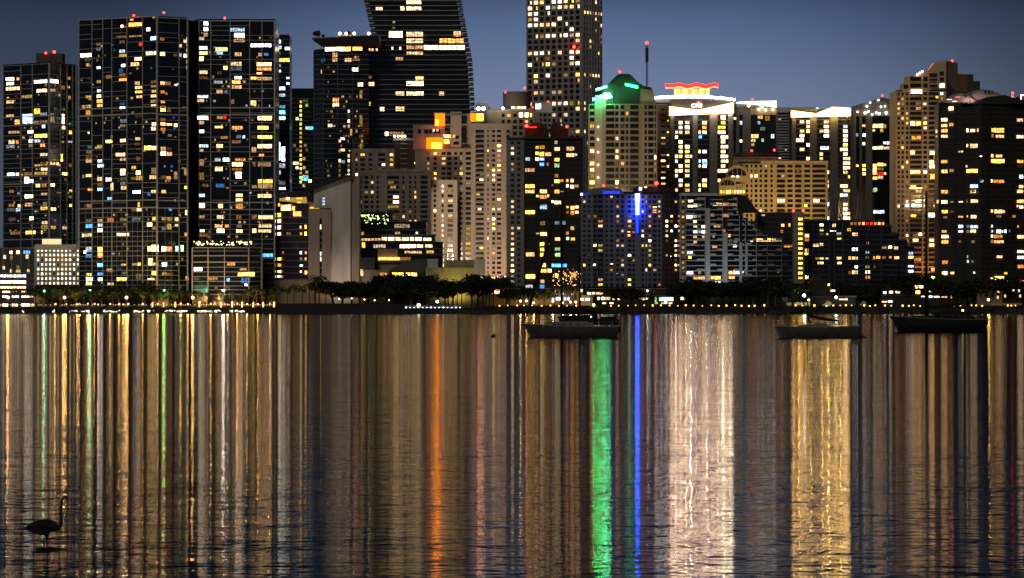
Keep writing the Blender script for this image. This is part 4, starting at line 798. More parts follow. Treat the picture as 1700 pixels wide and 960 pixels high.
for x in frange(1196, 1236, 4.6): ff.win(x, 315, x+2.8, 320.5, b.rg.choice('wWy'), b.rg.uniform(.8, 2.2), o=.3 if x < 1222 else 2.6, np=1)
for x in (1214, 1222, 1246, 1251, 1256): f.win(x, 288, x+4.5, 294, 'w', 2, o=3.2 if x < 1240 else .3, np=1)
b.beacon(1248, 250, D18); b.beacon(1285.5, 249, D18)
# ---- 19 stepped tower
D19 = 2680
b = Building('stepped_tower', 'tall stepped beige tower with curved crown, glowing orange at its foot', 'tower', [(1488, D19), (1571, D19-6), (1627, D19+14)], 149, core=GL); fA, fB = b.f
b.sides(TAN, 149); grid(fA, [(1490, 1494), (1496.5, 1500.5), (1504, 1508), (1511, 1530), (1533, 1539), (1542, 1558), (1561, 1566)], 151, 470, 8.1, .6, TAN, 1488, 1571, .2, 'gold')
balconies(fA, 1510.5, 1531, 151, 470, 8.1, 1.4, TAN); balconies(fA, 1541.5, 1559, 151, 470, 8.1, 1.4, TAN)
grid(fB, [(1574, 1579), (1586, 1591), (1598, 1603)], 151, 260, 8.1, .55, BRN, 1571, 1627, .05, 'gold')
b.poly('crown', [(1499, 151), (1499, 137), (1506, 137), (1506, 126), (1530, 122), (1540, 117), (1548, 107), (1556, 102), (1571, 100), (1571, 151)], D19-4, 22, TAN)
b.poly('crown_side', [(1571.2, 152), (1571.2, 100), (1590, 104), (1590, 122), (1616, 123), (1616, 134), (1627, 134), (1627, 152)], D19-1, 24, BRN)
fc_ = Facet(b, W(1499, 0, D19-4).xy, W(1571, 0, D19-4).xy)
for x0, x1, y in ((1511, 1529, 127), (1511, 1529, 138), (1533, 1540, 127), (1533, 1540, 138), (1543, 1556, 121), (1543, 1556, 130), (1543, 1556, 140), (1560, 1567, 118), (1560, 1567, 128), (1500, 1508, 140)): fc_.box('dark_opening', x0, y, x1, y+7, 0, .12, GL)
for x0, x1 in ((1511, 1529), (1543, 1556)):
    for y in (134, 145): fc_.box('balcony_slab', x0-.5, y, x1+.5, y+1.2, 0, 1.4, TAN)
fc_.win(1560, 138, 1568, 145, 'W', 1.6, o=.3); fc_.win(1512, 148, 1530, 155, 'W', 1.8, o=1); fc_.win(1553, 158, 1557, 163, 'y', 1.2, o=2)
rim(b, [(1540, 116.5), (1546, 109), (1550, 105)], D19-5, .5, .5, emit('crown_rose', (1, .4, .3), 1.2), 'crown_light'); b.beacon(1581, 101, D19)
for x, y in ((1523, 123), (1527, 120.5), (1531, 118)): b.ball('roof_lamp', x, y, D19-5, .7, emit('lamp_warm', (1, .65, .3), 10))
for q in '1533 170 1538 174 W 1.2;1512 201 1519 208 w 2;1521 201 1529 208 y 1.6;1514 225 1529 231 o 1;1512 249 1519 256 w 1.8;1544 250 1554 257 W 1.4;1544 273 1553 279 W 2;1512 282 1528 288 w 1.6;1545 288 1553 297 o 1.6;1511 311 1531 313 y 3;1504 338 1509 343 C 2;1514 338 1520 343 C 2.2;1524 338 1530 343 C 1.6;1542 353 1554 360 W 2.6;1526 386 1530 391 W 2.6'.split(';'):
    q = q.split(); fA.win(*[float(v) for v in q[:4]], q[4], float(q[5]), o=2.0)
# ---- 20 dark tower with dome at the right edge
D20 = 2610
b = Building('domed_tower', 'black tower with a lit shell shaped dome at the right edge', 'tower', [(1559, D20), (1630, D20-8), (1725, D20)], 170, core=BLA); setpx(b, [(1559, 0), (1630, 0), (1725, 0)]); fA, fB = b.f
b.poly('parapet', [(1596, 172), (1608, 171), (1640, 160), (1668, 157), (1685, 162), (1725, 172)], D20-9, 18, BLA)
for f, xs, a, c in ((fA, (1560, 1586, 1600, 1627), 1559, 1630), (fB, (1640, 1670, 1684, 1702), 1630, 1725)):
    posts(f, 'pier', xs, 170, 478, BLA, 3, .9); lines(f, 'floor_slab', a, c, frange(178, 478, 8.5), solid('slab_black', (.07, .068, .065), .7), 1.2, .7)
zoomlist(b.f, (1380, 80, 4), '782 385 812 408 w;732 458 772 484 w 2;732 495 772 520 w 1.4;732 530 772 556 o 1.4;732 572 772 590 w 1.6;785 492 812 516 o;695 532 706 560 w;695 570 706 590 w;900 530 910 555 W;925 530 956 556 W 1.4;970 530 980 555 w;900 632 910 656 w 1.4;925 632 972 662 w 1.2;1062 530 1074 556 y;1076 528 1144 560 o 1.6;1062 566 1074 592 w;1090 568 1144 594 w 1;1230 460 1270 486 W .8;1228 570 1272 596 W 1.6;732 735 772 760 o 1.2;732 802 772 826 o 1;788 798 814 820 d;845 678 874 690 w .8;988 712 1002 720 w;900 800 972 826 y 2;1060 700 1072 724 o;1090 700 1132 724 w 1;1060 730 1072 760 o;1074 732 1146 762 y 1.8;1060 868 1072 892 w;1074 868 1144 894 o 1.2;1232 738 1272 760 o 1.2;1232 770 1270 790 d;988 870 1008 886 c;925 900 974 926 c 1.6;925 932 958 956 w;1248 838 1272 862 C;1246 905 1270 925 o;732 935 774 958 o 1.4;1232 935 1270 958 w;870 678 876 688 W;895 772 905 790 w', o=.95)
zoomlist(b.f, (1480, 280, 4.8), '402 0 448 32 o;470 0 496 24 d;402 165 450 196 o 1.2;400 242 446 274 w 2;362 242 378 274 w;470 255 496 266 W;538 255 570 266 w;402 322 450 352 y 1.2;470 328 498 348 o;414 372 446 392 d;535 372 572 388 o;600 242 608 270 w;634 242 672 270 w 1.4;676 242 690 268 d;708 84 732 106 c 1.4;632 120 690 152 c 1.2;634 165 670 190 w;790 80 802 108 W 1.6;810 80 890 110 o .8;636 360 676 394 w 1.8;602 364 610 388 w;535 442 572 470 c;600 442 624 470 C;632 442 690 472 c 1.2;535 484 572 506 C 1.2;600 480 624 510 W;632 482 674 508 w 1.4;402 484 440 508 d;402 522 456 550 W 2.2;402 564 454 594 o 1.4;640 564 664 592 w;536 568 556 588 d;790 322 806 346 w 1.6;818 320 882 354 w 1.4;884 322 900 350 d;834 366 870 388 d;792 444 804 466 W;792 484 806 508 C;834 482 868 512 C 2;874 484 888 508 c;898 482 912 510 C 1.6;932 480 942 504 C;790 522 806 548 W 1.4;814 522 880 552 o .8;790 560 806 590 w;814 562 890 592 w .9;836 684 880 710 w 1.2;604 684 612 710 W;604 722 618 748 C;640 724 656 746 c;406 724 450 758 o .8;404 808 418 840 w;420 808 446 844 W 2;472 818 502 838 w;654 818 668 832 C 1.6;790 862 812 892 o;820 850 892 902 y 2.6;902 864 922 900 y 1.6;902 922 922 950 W;932 922 946 950 W;995 242 1010 270 w;1014 240 1048 272 y 1.4;995 286 1006 304 w;1016 284 1046 314 W 1.6;960 364 986 388 o;1000 442 1010 468 o;1000 524 1050 554 w 1.4;1000 642 1050 668 W 1.8;1000 686 1050 716 C 1.4;1002 762 1048 790 o;1018 44 1044 74 c;1016 130 1042 155 o;998 168 1044 192 w;1022 882 1048 905 o;1018 920 1048 955 y 1.4;895 820 920 840 y', o=.95)
# shell dome: two lit shells with ribs
SH = solid('dome_pale', (.55, .50, .47), .7)
def shell(px0, px1, ybase, ytop, D, dep, nm):
    mb = MB(); n = 14; m = 6; L = b.loc
    for i in range(n+1):
        t = i/n; x = px0+(px1-px0)*t
        for j in range(m+1):
            a = math.pi/2*j/m; yy = ybase-(ybase-ytop)*math.sin(math.pi*t)**.8*math.sin(a)
            p = W(x, yy, D)+Vector((0, dep*(1-math.cos(a)), 0)); mb.v.append(tuple(p-L))
    for i in range(n):
        for j in range(m): q = i*(m+1)+j; mb.f.append((q, q+m+1, q+m+2, q+1)); mb.mi.append(0)
    return mb.obj(nm, SH, b.root, smooth=True)
shell(1567, 1628, 170, 152, D20-4, 10, 'dome_shell'); shell(1588, 1682, 168, 146, D20+1, 12, 'dome_shell')
for x0, x1, y0, y1 in ((1601, 1604, 157, 160), (1606, 1609, 155, 158), (1611, 1614, 153.5, 157), (1634, 1638, 150, 153), (1640, 1644, 150, 153), (1646, 1649, 150, 153)): b.boxpx('dome_window', x0, y0, x1, y1, D20-3.6 if x0 < 1620 else D20+.4, 2, GL)
for x, y, mt in ((1590, 160, 'r'), (1576, 164, 'w'), (1612, 170, 'r'), (1626, 168, 'w'), (1585, 167, 'w')):
    b.boxpx('dome_light', x-4, y, x+4, y+1, D20-6, .4, emit('dome_rose' if mt == 'r' else 'dome_white', (1, .15, .1) if mt == 'r' else (1, .8, .7), 2.2))
b.beacon(1681, 154.5, D20, 1.1); b.beacon(1681, 160, D20, .9)
b = Building('office_block', 'distant block edged by white neon corner lines behind the domed tower', 'building', [(1694, 3000), (1730, 3000)], 158, core=GRD, base=300); f = b.f[0]
WN = emit('neon_white', (.85, .85, 1), 4); f.box('neon_edge', 1694, 156.5, 1700, 158, 0, .6, WN); f.box('neon_edge', 1694, 158, 1695.2, 171, 0, .6, WN); f.box('neon_edge', 1695.2, 170, 1702, 171.2, 0, .6, WN)
# ---- 21 white terraced building
D21 = 2570
b = Building('terraced_apartments', 'white stepped apartment building with deep dark balconies sloping down', 'building', [(1128, D21), (1320, D21)], None); f = b.f[0]
steps = [(1128, 1190, 322), (1190, 1224, 325), (1224, 1234, 352), (1234, 1242, 361), (1242, 1252, 369), (1252, 1262, 377), (1262, 1275, 385), (1275, 1300, 394), (1300, 1320, 401)]
for x0, x1, y in steps: b.boxpx('body', x0, y, x1, 513, D21+.02*(x0-1128), 22, GL if x0 != 1190 else BLA)
b.poly('penthouse_roof', [(1190, 325), (1222, 322), (1240, 324), (1256, 348), (1262, 352), (1230, 352)], D21+3, 14, BLA)
f.box('roof_slab', 1128, 320, 1192, 324.5, -3, 1.4, WHT); WH2 = solid('stucco_white_cool', (.50, .52, .54), .85, streak=True)
for x0, x1, yt in ((1171.5, 1178.5, 345), (1200.5, 1207.5, 386), (1228, 1232, 402), (1238, 1241, 402)): f.box('fin_wall', x0, yt, x1, 474, 0, 2.6, WH2)
for i, y in enumerate(frange(330, 474, 8.45)):
    xe = max((s[1] for s in steps if s[2] <= y+1), default=1190)
    for a, c in ((1139, 1171), (1179, 1200), (1208, 1228), (1232, 1238), (1241, 1256), (1257, 1274), (1275, 1298), (1299, 1316)):
        if a >= xe: continue
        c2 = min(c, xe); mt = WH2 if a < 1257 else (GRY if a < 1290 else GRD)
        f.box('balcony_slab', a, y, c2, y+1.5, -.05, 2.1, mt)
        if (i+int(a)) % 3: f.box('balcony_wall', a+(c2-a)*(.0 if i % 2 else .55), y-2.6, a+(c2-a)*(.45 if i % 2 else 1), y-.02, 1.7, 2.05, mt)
        f.box('divider', c2-1, y+1.5, c2, y+8.45, -.05, 1.5, mt)
    f.box('spandrel', 1128, y, 1139, y+2.4, -.05, .8, TAN)
f.box('pier', 1128, 324.5, 1131, 474, 0, .7, GRY); f.box('pier', 1137, 324.5, 1139.2, 474, 0, .85, GRY)
randwins(f, [(1131.5, 1136.5)], 330, 474, 8.45, .75, 'gold', .5, .35, sub=False)
Z21 = (1100, 300, 4)
zoomlist(f, Z21, '170 118 202 140 W 2;168 150 202 175 W 1.6;205 150 230 172 w;238 150 256 168 g;160 222 200 248 W 2;204 222 226 244 C;234 222 254 244 w;204 255 226 278 W 1.4;206 290 230 310 W .8;258 290 284 310 w;204 322 230 346 c 1.4;236 322 254 346 c;260 322 284 346 w;204 356 228 380 w .8;206 388 228 414 w .8;262 355 284 378 w .7;162 462 200 484 C 1.2;170 492 192 516 y 1.4;162 596 202 618 C 2;168 660 196 682 C 2;205 630 232 654 o 1;236 598 256 618 w;236 630 284 654 w 1;205 662 230 684 w;320 628 346 652 o 1.6;350 628 384 654 y 2;350 660 386 690 W 2.4;440 590 462 618 y 1.6;470 590 508 618 W 1.8;440 625 456 650 o;460 625 478 650 w;520 590 540 610 w 1.2;440 382 460 410 W;472 384 496 412 w;468 420 492 440 C 1.2;436 352 450 372 w;335 142 372 165 w 1;376 142 412 165 w .8;416 142 440 165 o .6;446 145 492 165 d 1;395 215 440 240 w .6;320 215 342 236 d 1;340 285 360 308 w .7;362 285 384 308 w .6;396 316 418 340 o .6;332 350 346 376 w .6;436 284 456 300 d;584 390 600 404 W;625 380 680 402 w 1.4;680 378 718 402 y 1.6;724 380 790 400 w 1;806 418 846 440 o 1;850 418 885 436 w .8;330 425 362 445 d;528 485 545 502 t .4;760 595 775 610 d;340 142 348 160 W', o=.3)
# stair tower
s = Building('stair_tower', 'narrow dark stair tower with one column of golden windows and red lights', 'tower', [(1317, 2566), (1335, 2566)], 350, core=GRY, depth=14); g = s.f[0]
for y in frange(361, 466, 8.15): g.win(1325.5, y, 1332, y+4, 'y', s.rg.uniform(1.2, 2.4), np=3); g.box('sill', 1325, y+4.4, 1332.5, y+5.2, 0, .5, GRD)
s.beacon(1317, 350, 2566); s.beacon(1334, 350, 2566); g.win(1337, 457, 1342, 462.5, 'W', 2.4)
w = Building('dark_annex', 'dark flat roofed block behind the stair tower with few lit windows', 'building', [(1258, 2590), (1318, 2590)], 352, core=BLA); g = w.f[0]; lines(g, 'floor_slab', 1258, 1318, frange(360, 470, 8.2), GRD, .9, .5)
for q in '1297 371 1302 376 w 1.2;1309 370 1312 376 y 1;1296 381 1300 386 d 1;1264 355 1270 358 W .6'.split(';'): q = q.split(); g.win(*[float(v) for v in q[:4]], q[4], float(q[5]))
# ---- 22 dark terraced block
D22 = 2590
b = Building('terraced_apartments', 'dark stepped apartment block with blue grey panels beside the stepped beige tower', 'building', [(1335, D22), (1520, D22)], None); f = b.f[0]
for x0, x1, y in ((1335, 1466, 365), (1466, 1480, 374), (1480, 1492, 386), (1492, 1506, 398), (1506, 1518, 408)): b.boxpx('body', x0, y, x1, 513, D22+.02*(x0-1335), 22, GL); f.box('roof_slab', x0, y-1.2, x1+1, y+.8, -4, 1.2, GRD)
NV = solid('panel_navy', (.085, .086, .10), .8)
for y in frange(372, 476, 8.3):
    for a, c in ((1349, 1377), (1385, 1420), (1424, 1462), (1465, 1490), (1494, 1506)):
        if y > 372+(max(0, a-1440))*.55: f.box('balcony_slab', a, y, c, y+1.4, -.05, 1.4, NV)
posts(f, 'pier', (1349, 1360, 1377, 1385, 1399, 1421, 1440, 1463), 368, 476, NV, 1.6, 1.0)
zoomlist(f, (1380, 300, 3.43), '8 238 22 262 w 1.4;90 265 112 285 y;120 292 148 312 w 1.4;32 292 55 310 c .8;35 322 56 338 y;118 375 150 398 C 1.4;32 430 56 446 y 1.4;38 456 58 470 w;98 428 112 448 o;118 428 150 448 w 1.2;195 425 214 440 w;238 425 250 446 o;256 425 278 442 o;290 424 310 442 w;330 424 344 440 o;360 424 386 444 w 1.4;358 370 380 390 W;290 370 314 386 w;328 366 344 384 w;98 508 112 530 o;118 508 150 530 w 1.2;195 506 220 526 W 1.6;195 534 220 556 o;195 480 216 496 w;240 480 252 496 d;440 400 466 418 c;440 424 468 442 w 1.4;440 478 468 490 C;440 504 468 522 C 1.2;135 480 150 496 c;200 345 215 360 d;196 398 216 414 c .7', o=.3)
zoomlist(f, Z21, '1042 280 1068 300 C 1.6;1130 280 1148 305 w 1.4;1042 318 1068 332 y;1112 328 1150 334 w 2;995 412 1036 436 w 1.2;1044 410 1068 430 W;1016 504 1036 522 o;1042 504 1070 524 y 1.2;1082 504 1100 520 c;1030 534 1068 552 w 1.4;1160 374 1186 394 y 1.6;1158 500 1186 520 w 1.4;1160 534 1186 552 w 1.2;945 350 972 374 w 1.4;945 376 972 400 o;945 444 968 470 w;945 474 966 490 y;1160 344 1186 362 d;1040 345 1068 362 d;1085 345 1100 362 o', o=.3)
for x in frange(1412, 1465, 6.5): f.win(x, 368, x+4, 373, b.rg.choice('owro'), b.rg.uniform(.5, 1.5), o=.3)
# ---- low buildings along the shore
b = Building('hall_building', 'yellow windowless hall with stepped flat roofs behind the dark trees', 'building', [(707, 2540), (803, 2540)], 445, core=YEL); f = b.f[0]
b.boxpx('upper_hall', 738, 431, 800, 446, 2546, 16, YEL); b.boxpx('white_volume', 709, 429, 727, 446, 2544, 12, WHT); b.boxpx('white_volume', 787, 430, 805, 456, 2538, 14, WHT); b.boxpx('roof_edge', 706, 443.6, 788, 445, 2539, 18, YEL)
g = Facet(b, W(738, 0, 2546).xy, W(800, 0, 2546).xy)
for x in frange(741, 786, 6): g.box('recess_panel', x, 440, x+4, 444.6, -.02, .12, TAN)
for y in (455, 459, 469.5): f.box('dark_opening', 724, y, 728, y+2.6, 0, .1, GL)
b.ball('wall_light', 707.5, 461.5, 2539, .7, emit('wall_bulb', (1, .85, .6), 8))
b = Building('theatre_building', 'low curved dark roofed hall with a glowing amber ribbon window', 'building', [(640, 2550), (708, 2550)], 450, core=BRN); f = b.f[0]
b.poly('vault_roof', [(640, 452), (655, 442), (675, 433), (700, 429), (708, 429), (708, 452)], 2549, 20, GRD)
for x0, x1 in ((651, 660), (661, 670), (672, 681), (683, 692)): f.win(x0, 452, x1, 458, 'y', 2.2, np=3)
b.boxpx('roof_drum', 627, 413, 660, 513, 2560, 12, TAN); b.boxpx('roof_deck', 606, 432, 690, 436, 2558, 14, GRD)
g = Facet(b, W(627, 0, 2558).xy, W(690, 0, 2558).xy)
for x in frange(628, 680, 6): g.win(x, 426, x+5.4, 431.5, 'o' if x > 660 else 'y', 1.3 if x < 660 else .5, np=2)
b = Building('low_house', 'small plain beige house between the wedge building and the hall', 'building', [(601, 2545), (645, 2545)], 449, core=PNK); f = b.f[0]; f.box('lintel', 600, 447.5, 646, 449.2, -4, .8, BEI); f.win(631, 452, 642, 457, 'o', .8); f.win(598.5, 446, 603, 458, 'w', 1)
b.boxpx('lattice_wall', 598, 427, 622, 513, 2549, 8, GRD)
for i in range(14): Facet(b, W(598, 0, 2548.8).xy, W(622, 0, 2548.8).xy).win(599+b.rg.random()*20, 430+b.rg.random()*16, 601+b.rg.random()*20, 432+b.rg.random()*15, 'd', .5, np=1) if False else None
b = Building('arcade_building', 'low tan arcade with small arched lit windows under the black tower', 'building', [(803, 2535), (968, 2535)], 478, core=TAN); f = b.f[0]
b.boxpx('upper_terrace', 805, 466, 845, 478, 2540, 14, TAN)
for x in (851, 867, 903, 922, 934, 950):
    pts = [(x-2.2, 490)]+[(x+2.2*math.cos(R(a)), 485-2.4*math.sin(R(a))) for a in range(180, -1, -30)]+[(x+2.2, 490)]
    b.poly('arched_window', pts, 2534.6, .3, emit('arch_warm' if x < 900 else 'arch_cool', (1, .8, .5) if x < 900 else (.7, .88, 1), 1.3, 'NONE'))
for x0, x1, c, k in ((814, 820, 'W', 1.6), (821, 829, 'w', 1.4), (833, 834, 'C', 2), (835.5, 836.5, 'C', 2)): f.win(x0, 481, x1, 489, c, k)
for x0, x1 in ((916, 920), (923, 931), (936, 940), (942, 946)): f.win(x0, 494, x1, 500, 'c', 1.2)
for x0, x1 in ((963, 967),): f.win(x0, 480, x1, 486, 'w', 1.2)
b = Building('waterfront_pavilion', 'low lit waterfront pavilion with amber walls beside the arcade', 'building', [(962, 2520), (984, 2520)], 491, core=BEI); f = b.f[0]
for x0, x1 in ((964, 969), (971.5, 979)): f.win(x0, 496, x1, 500, 'W', 2.4)
for x in (963, 971, 979): f.box('post', x, 492, x+1, 512, .3, .8, BEI)
b = Building('restaurant_building', 'two storey waterfront restaurant with rows of white lit windows', 'building', [(972, 2545), (1140, 2545)], 480, core=BLA); f = b.f[0]; f.box('roof_edge', 972, 478.5, 1140, 480.5, -4, 1.2, TAN)
f.box('mid_slab', 972, 491, 1140, 492.6, -2, 1, GRD)
for y, h, segs in ((486, 4, ((975, 981), (983, 988), (990, 1001), (1003, 1006), (1008, 1013))), (494, 5, ((992, 995), (998, 1003), (1004, 1013), (1017, 1022), (1024, 1030), (1061, 1070), (1072, 1077), (1130, 1135), (1137, 1140))), (503, 2.6, ((1000, 1006), (1012, 1018), (1087, 1092), (1098, 1107), (1110, 1116)))):
    for x0, x1 in segs: f.win(x0, y, x1, y+h, 'W', b.rg.uniform(.8, 2.2), np=max(1, int((x1-x0)/2.5)))
for x in frange(1094, 1118, 4): f.win(x, 494, x+3.6, 501, 'c', b.rg.uniform(.9, 1.8), np=2)
f.win(1075, 483, 1077, 490, 'W', 1.5); f.win(1087, 493, 1090, 504, 'g', .8); f.win(1104, 501, 1107, 505, 'C', 3)
b = Building('tiled_house', 'dark house with broad sloping tiled roof behind the small sailboat', 'house', [(1338, 2530), (1420, 2530)], 492, core=GRD); f = b.f[0]
b.poly('roof', [(1332, 493), (1340, 476), (1352, 458), (1358, 455), (1372, 468), (1384, 484), (1390, 493)], 2528, 22, solid('roof_tile_dark', (.05, .035, .025), .8)); f.box('balcony_band', 1346, 491, 1380, 494.5, 0, 1.2, TAN); f.box('balcony_band', 1392, 492, 1422, 495, 0, 1.2, TAN)
f.win(1374, 470, 1377, 474, 'y', 2, o=2.6); f.win(1378.5, 482, 1386, 485, 'W', 1.4, o=2.6); f.win(1393, 497, 1402, 499, 'W', 1.4); f.win(1403, 496.5, 1407, 499.5, 'W', 1.6)
for x0, x1 in ((1306, 1314), (1319, 1333), (1336, 1345)): b.boxpx('tent', x0, 503, x1, 510, 2500, 5, solid('tent_canvas', (.55, .42, .18), .8))
for x0, x1 in ((1366, 1382), (1427, 1440)): b.poly('tent', [(x0, 510), (x0+2, 506), ((x0+x1)/2, 500.5), (x1-2, 503), (x1, 510)], 2500, 5, solid('tent_canvas', (.55, .42, .18), .8))
b = Building('boathouse', 'long low dark boathouse with white lit gaps behind the black hulled yacht', 'building', [(1462, 2535), (1592, 2535)], 492, core=BLA); f = b.f[0]; f.box('roof_edge', 1462, 490.5, 1592, 492.4, -3, 1, GRD)
for x0, x1, y, h, c in ((1466, 1471, 485, 3.5, 'C'), (1476, 1482, 484, 4, 'W'), (1486, 1494, 484, 4, 'W'), (1519, 1532, 473, 5, 'W'), (1520, 1527, 483, 6, 'y'), (1542, 1556, 484, 2, 'W'), (1529, 1535, 492, 2.4, 'W'), (1542, 1548, 492, 3, 'C'), (1550, 1560, 492.5, 2.4, 'W'), (1562, 1572, 493, 2, 'w'), (1578, 1580, 491, 5, 'w'), (1474, 1481, 500, 3, 'C'), (1464, 1472, 501, 2, 'w')):
    f.win(x0, y, x1, y+h, c, b.rg.uniform(1, 2.4), o=1.1)
b = Building('low_house', 'low brown house with faint warm walls at the right shore', 'building', [(1622, 2530), (1664, 2530)], 482, core=TAN); f = b.f[0]
for x in (1627, 1636, 1646, 1655): f.box('dark_opening', x, 486, x+4, 494, 0, .1, GL)
for x0, y in ((1656, 482), (1681, 480), (1690, 481), (1692, 490), (1655, 492), (1667, 490)): f.win(x0, y, x0+3, y+5, 'W', .9, o=.5)
f.box('fence', 1640, 504, 1692, 508.5, 12, 12.4, TAN)

# ================================================================== floodlights that wash facades (fixtures unseen, added for their light)
def flood(label, px, D, z, tx, ty, tD, color, power, angle=70, blend=.8):
    p = Vector(((px-850)*D/F, D, z)); q = W(tx, ty, tD)
    r = empty('floodlight', p, label, 'floodlight', None)  # unseen fixture, added for its light
    mb = MB(); mb.box(-.5, .5, -.35, .35, 0, .25); mb.tube([(0, 0, .25), (0, 0, .9)], .1, 6); mb.obj('base', BLK, r)
    d = (q-p).normalized(); rot = d.to_track_quat('-Z', 'Y')
    mb = MB(); mb.tube([(0, 0, .5), (0, 0, -.45)], [.35, .6], 10); h = mb.obj('lamp_head', BLK, r, (0, 0, 1.3)); h.rotation_mode = 'QUATERNION'; h.rotation_quaternion = rot
    ld = bpy.data.lights.new('flood_light', 'SPOT'); ld.energy = power; ld.color = color; ld.spot_size = R(angle); ld.spot_blend = blend; ld.shadow_soft_size = .6
    lo = bpy.data.objects.new('flood_light', ld); COL.objects.link(lo); lo.parent = r; lo.location = Vector((0, 0, 1.3))+d*.6; lo.rotation_mode = 'QUATERNION'; lo.rotation_quaternion = rot
    return r
AMB = (1, .62, .26); ORN = (1, .42, .08); WRM = (1, .78, .52)
ROOF22 = zof(350, 2640)
flood('floodlight washing the arched golden building from its podium, by the arches', 1235, 2645, ROOF22-14, 1255, 300, 2700, AMB, 60000, 110)
flood('floodlight washing the arched golden building from its podium, by the balconies', 1330, 2645, ROOF22-14, 1330, 305, 2700, AMB, 70000, 110)
flood('floodlight throwing orange light up the foot of the stepped beige tower', 1550, 2655, GZ+8, 1545, 430, 2680, ORN, 60000, 110)
flood('floodlight washing the stepped beige tower from the terraced block roof', 1500, 2600, zof(330, 2600), 1530, 230, 2680, AMB, 130000, 90)
flood('floodlight warming the foot of the tall beige apartment tower', 842, 2700, GZ+6, 838, 440, 2735, (1, .58, .28), 45000, 120)
flood('floodlight warming the pale apartment wings from the hall roof', 740, 2600, zof(425, 2600), 760, 320, 2760, WRM, 420000, 90)  # unseen lamp added because the wing facades came out dark
flood('cool floodlight on the white stepped apartments from the tree belt', 1190, 2544, GZ, 1185, 410, 2570, (.8, .9, 1), 17000, 110)  # unseen lamp added to lift the dim white balconies
flood('floodlight on the yellow hall from the lawn', 752, 2528, GZ+2, 755, 455, 2540, (1, .8, .3), 14000, 150)  # unseen lamp added to brighten the hall walls
flood('floodlight on the blank walls of the wedge building', 562, 2531, GZ, 568, 395, 2553, (1, .76, .58), 17000, 140)
flood('floodlight on the low arcade by the seawall', 925, 2500, GZ, 925, 496, 2535, (1, .6, .2), 16000, 140)
flood('floodlight on the lettered crown wall', 1160, 2830, zof(193, 2830), 1160, 172, 2859, (1, .85, .6), 4000, 130)
flood('green floodlight under the curved hipped roof', 1014, 2790, zof(166, 2790), 1030, 140, 2801, (.02, 1, .22), 200, 140)  # added lamp standing in for light spilling from the neon strips
flood('floodlight on the beige tower with the hipped roof', 1040, 2700, zof(322, 2700), 1035, 230, 2800, (1, .82, .5), 110000, 90)
flood('rose floodlight under the shell shaped dome', 1610, 2598, zof(171, 2598), 1615, 158, 2606, (1, .6, .5), 5000, 150)
flood('floodlight on the rooftop drum', 812, 2880, zof(181, 2880), 850, 165, 2900, WRM, 12000, 120)

# ================================================================== vegetation
def leaf_cloud(mb, c, r, n, rg, size, mi=0, flat=.75):
    for _ in range(n):
        d = Vector((rg.gauss(0, 1), rg.gauss(0, 1), rg.gauss(0, 1))).normalized(); q = c+Vector((d.x*r, d.y*r, d.z*r*flat))*rg.uniform(.55, 1.08)
        u = Vector((rg.gauss(0, 1), rg.gauss(0, 1), rg.gauss(0, 1))).normalized(); v = u.cross(d+Vector((.01, .02, .03))).normalized(); s = size*rg.uniform(.6, 1.4)
        mb.add([q-u*s, q+v*s*.5, q+u*s, q-v*s*.5], [(0, 1, 2, 3)], mi)
def tree_proto(seed, h=12.0, spread=7.0):
    rg = random.Random(seed); t = MB(); c = MB(); tips = []
    t.tube([(0, 0, -.6), (.1, 0, h*.2), (.3, .1, h*.42)], [.5, .38, .3], 7)
    for k in range(8):
        a = 2*math.pi*k/8+rg.uniform(-.3, .3); rr = spread*rg.uniform(.4, .8); e = Vector((rr*math.cos(a), rr*math.sin(a), h*rg.uniform(.55, .85)))
        t.tube([(.2, .05, h*.36), e*.5+Vector((0, 0, h*.22)), e], [.24, .16, .07], 5); tips.append(e)
    tips += [Vector((rg.uniform(-.3, .3)*spread, rg.uniform(-.3, .3)*spread, h*rg.uniform(.7, .92))) for _ in range(5)]
    for e in tips: leaf_cloud(c, e, spread*rg.uniform(.26, .42), 110, rg, .55)
    return t.me('trunk', BARK), c.me('crown', LEAF)
def palm_proto(seed, h=11.0, leafmat=None, wrap=None):
    rg = random.Random(seed); t = MB(); c = MB(); lean = rg.uniform(-.7, .7)
    pts = [(lean*(i/8)**2, 0, -.5+(h+.5)*i/8) for i in range(9)]; t.tube(pts, [.30-.012*i+.03*(i % 2) for i in range(9)], 7)
    top = Vector(pts[-1])
    for k in range(17):
        a = 2*math.pi*k/17+rg.uniform(-.2, .2); el = rg.uniform(-.35, 1.0); ln = rg.uniform(3.0, 4.3); P = []
        for i in range(8):
            s = i/7; dirx = math.cos(el-s*1.7); dz = math.sin(el-s*1.7); P.append((P[-1] if P else top)+Vector((math.cos(a)*dirx, math.sin(a)*dirx, dz))*ln/7)
        for i in range(7):
            p, q = P[i], P[i+1]; sd = Vector((-math.sin(a), math.cos(a), 0)); w0 = .75*math.sin(math.pi*min(1, (i+.7)/7.6))
            for sgn in (-1, 1):
                c.add([p, q, q+sd*sgn*w0+Vector((0, 0, -.35*w0))+(q-p)*.5, p+sd*sgn*w0*.9+Vector((0, 0, -.35*w0))+(q-p)*.6], [(0, 1, 2, 3)])
    mats = (BARK, leafmat or LEAFP)
    lit = None
    if wrap:
        w = MB()
        for i in range(44):
            z = .4+i*.1; x = lean*(z/h)**2; w.ball((x+.36*math.cos(i*1.9), .36*math.sin(i*1.9), z), .14, 5, 3)
        lit = w.me('trunk_string_lights', emit('trunk_bulb', (1, .66, .22), 9, 'NONE'))
    return t.me('trunk', BARK), c.me('crown', leafmat or LEAFP), lit
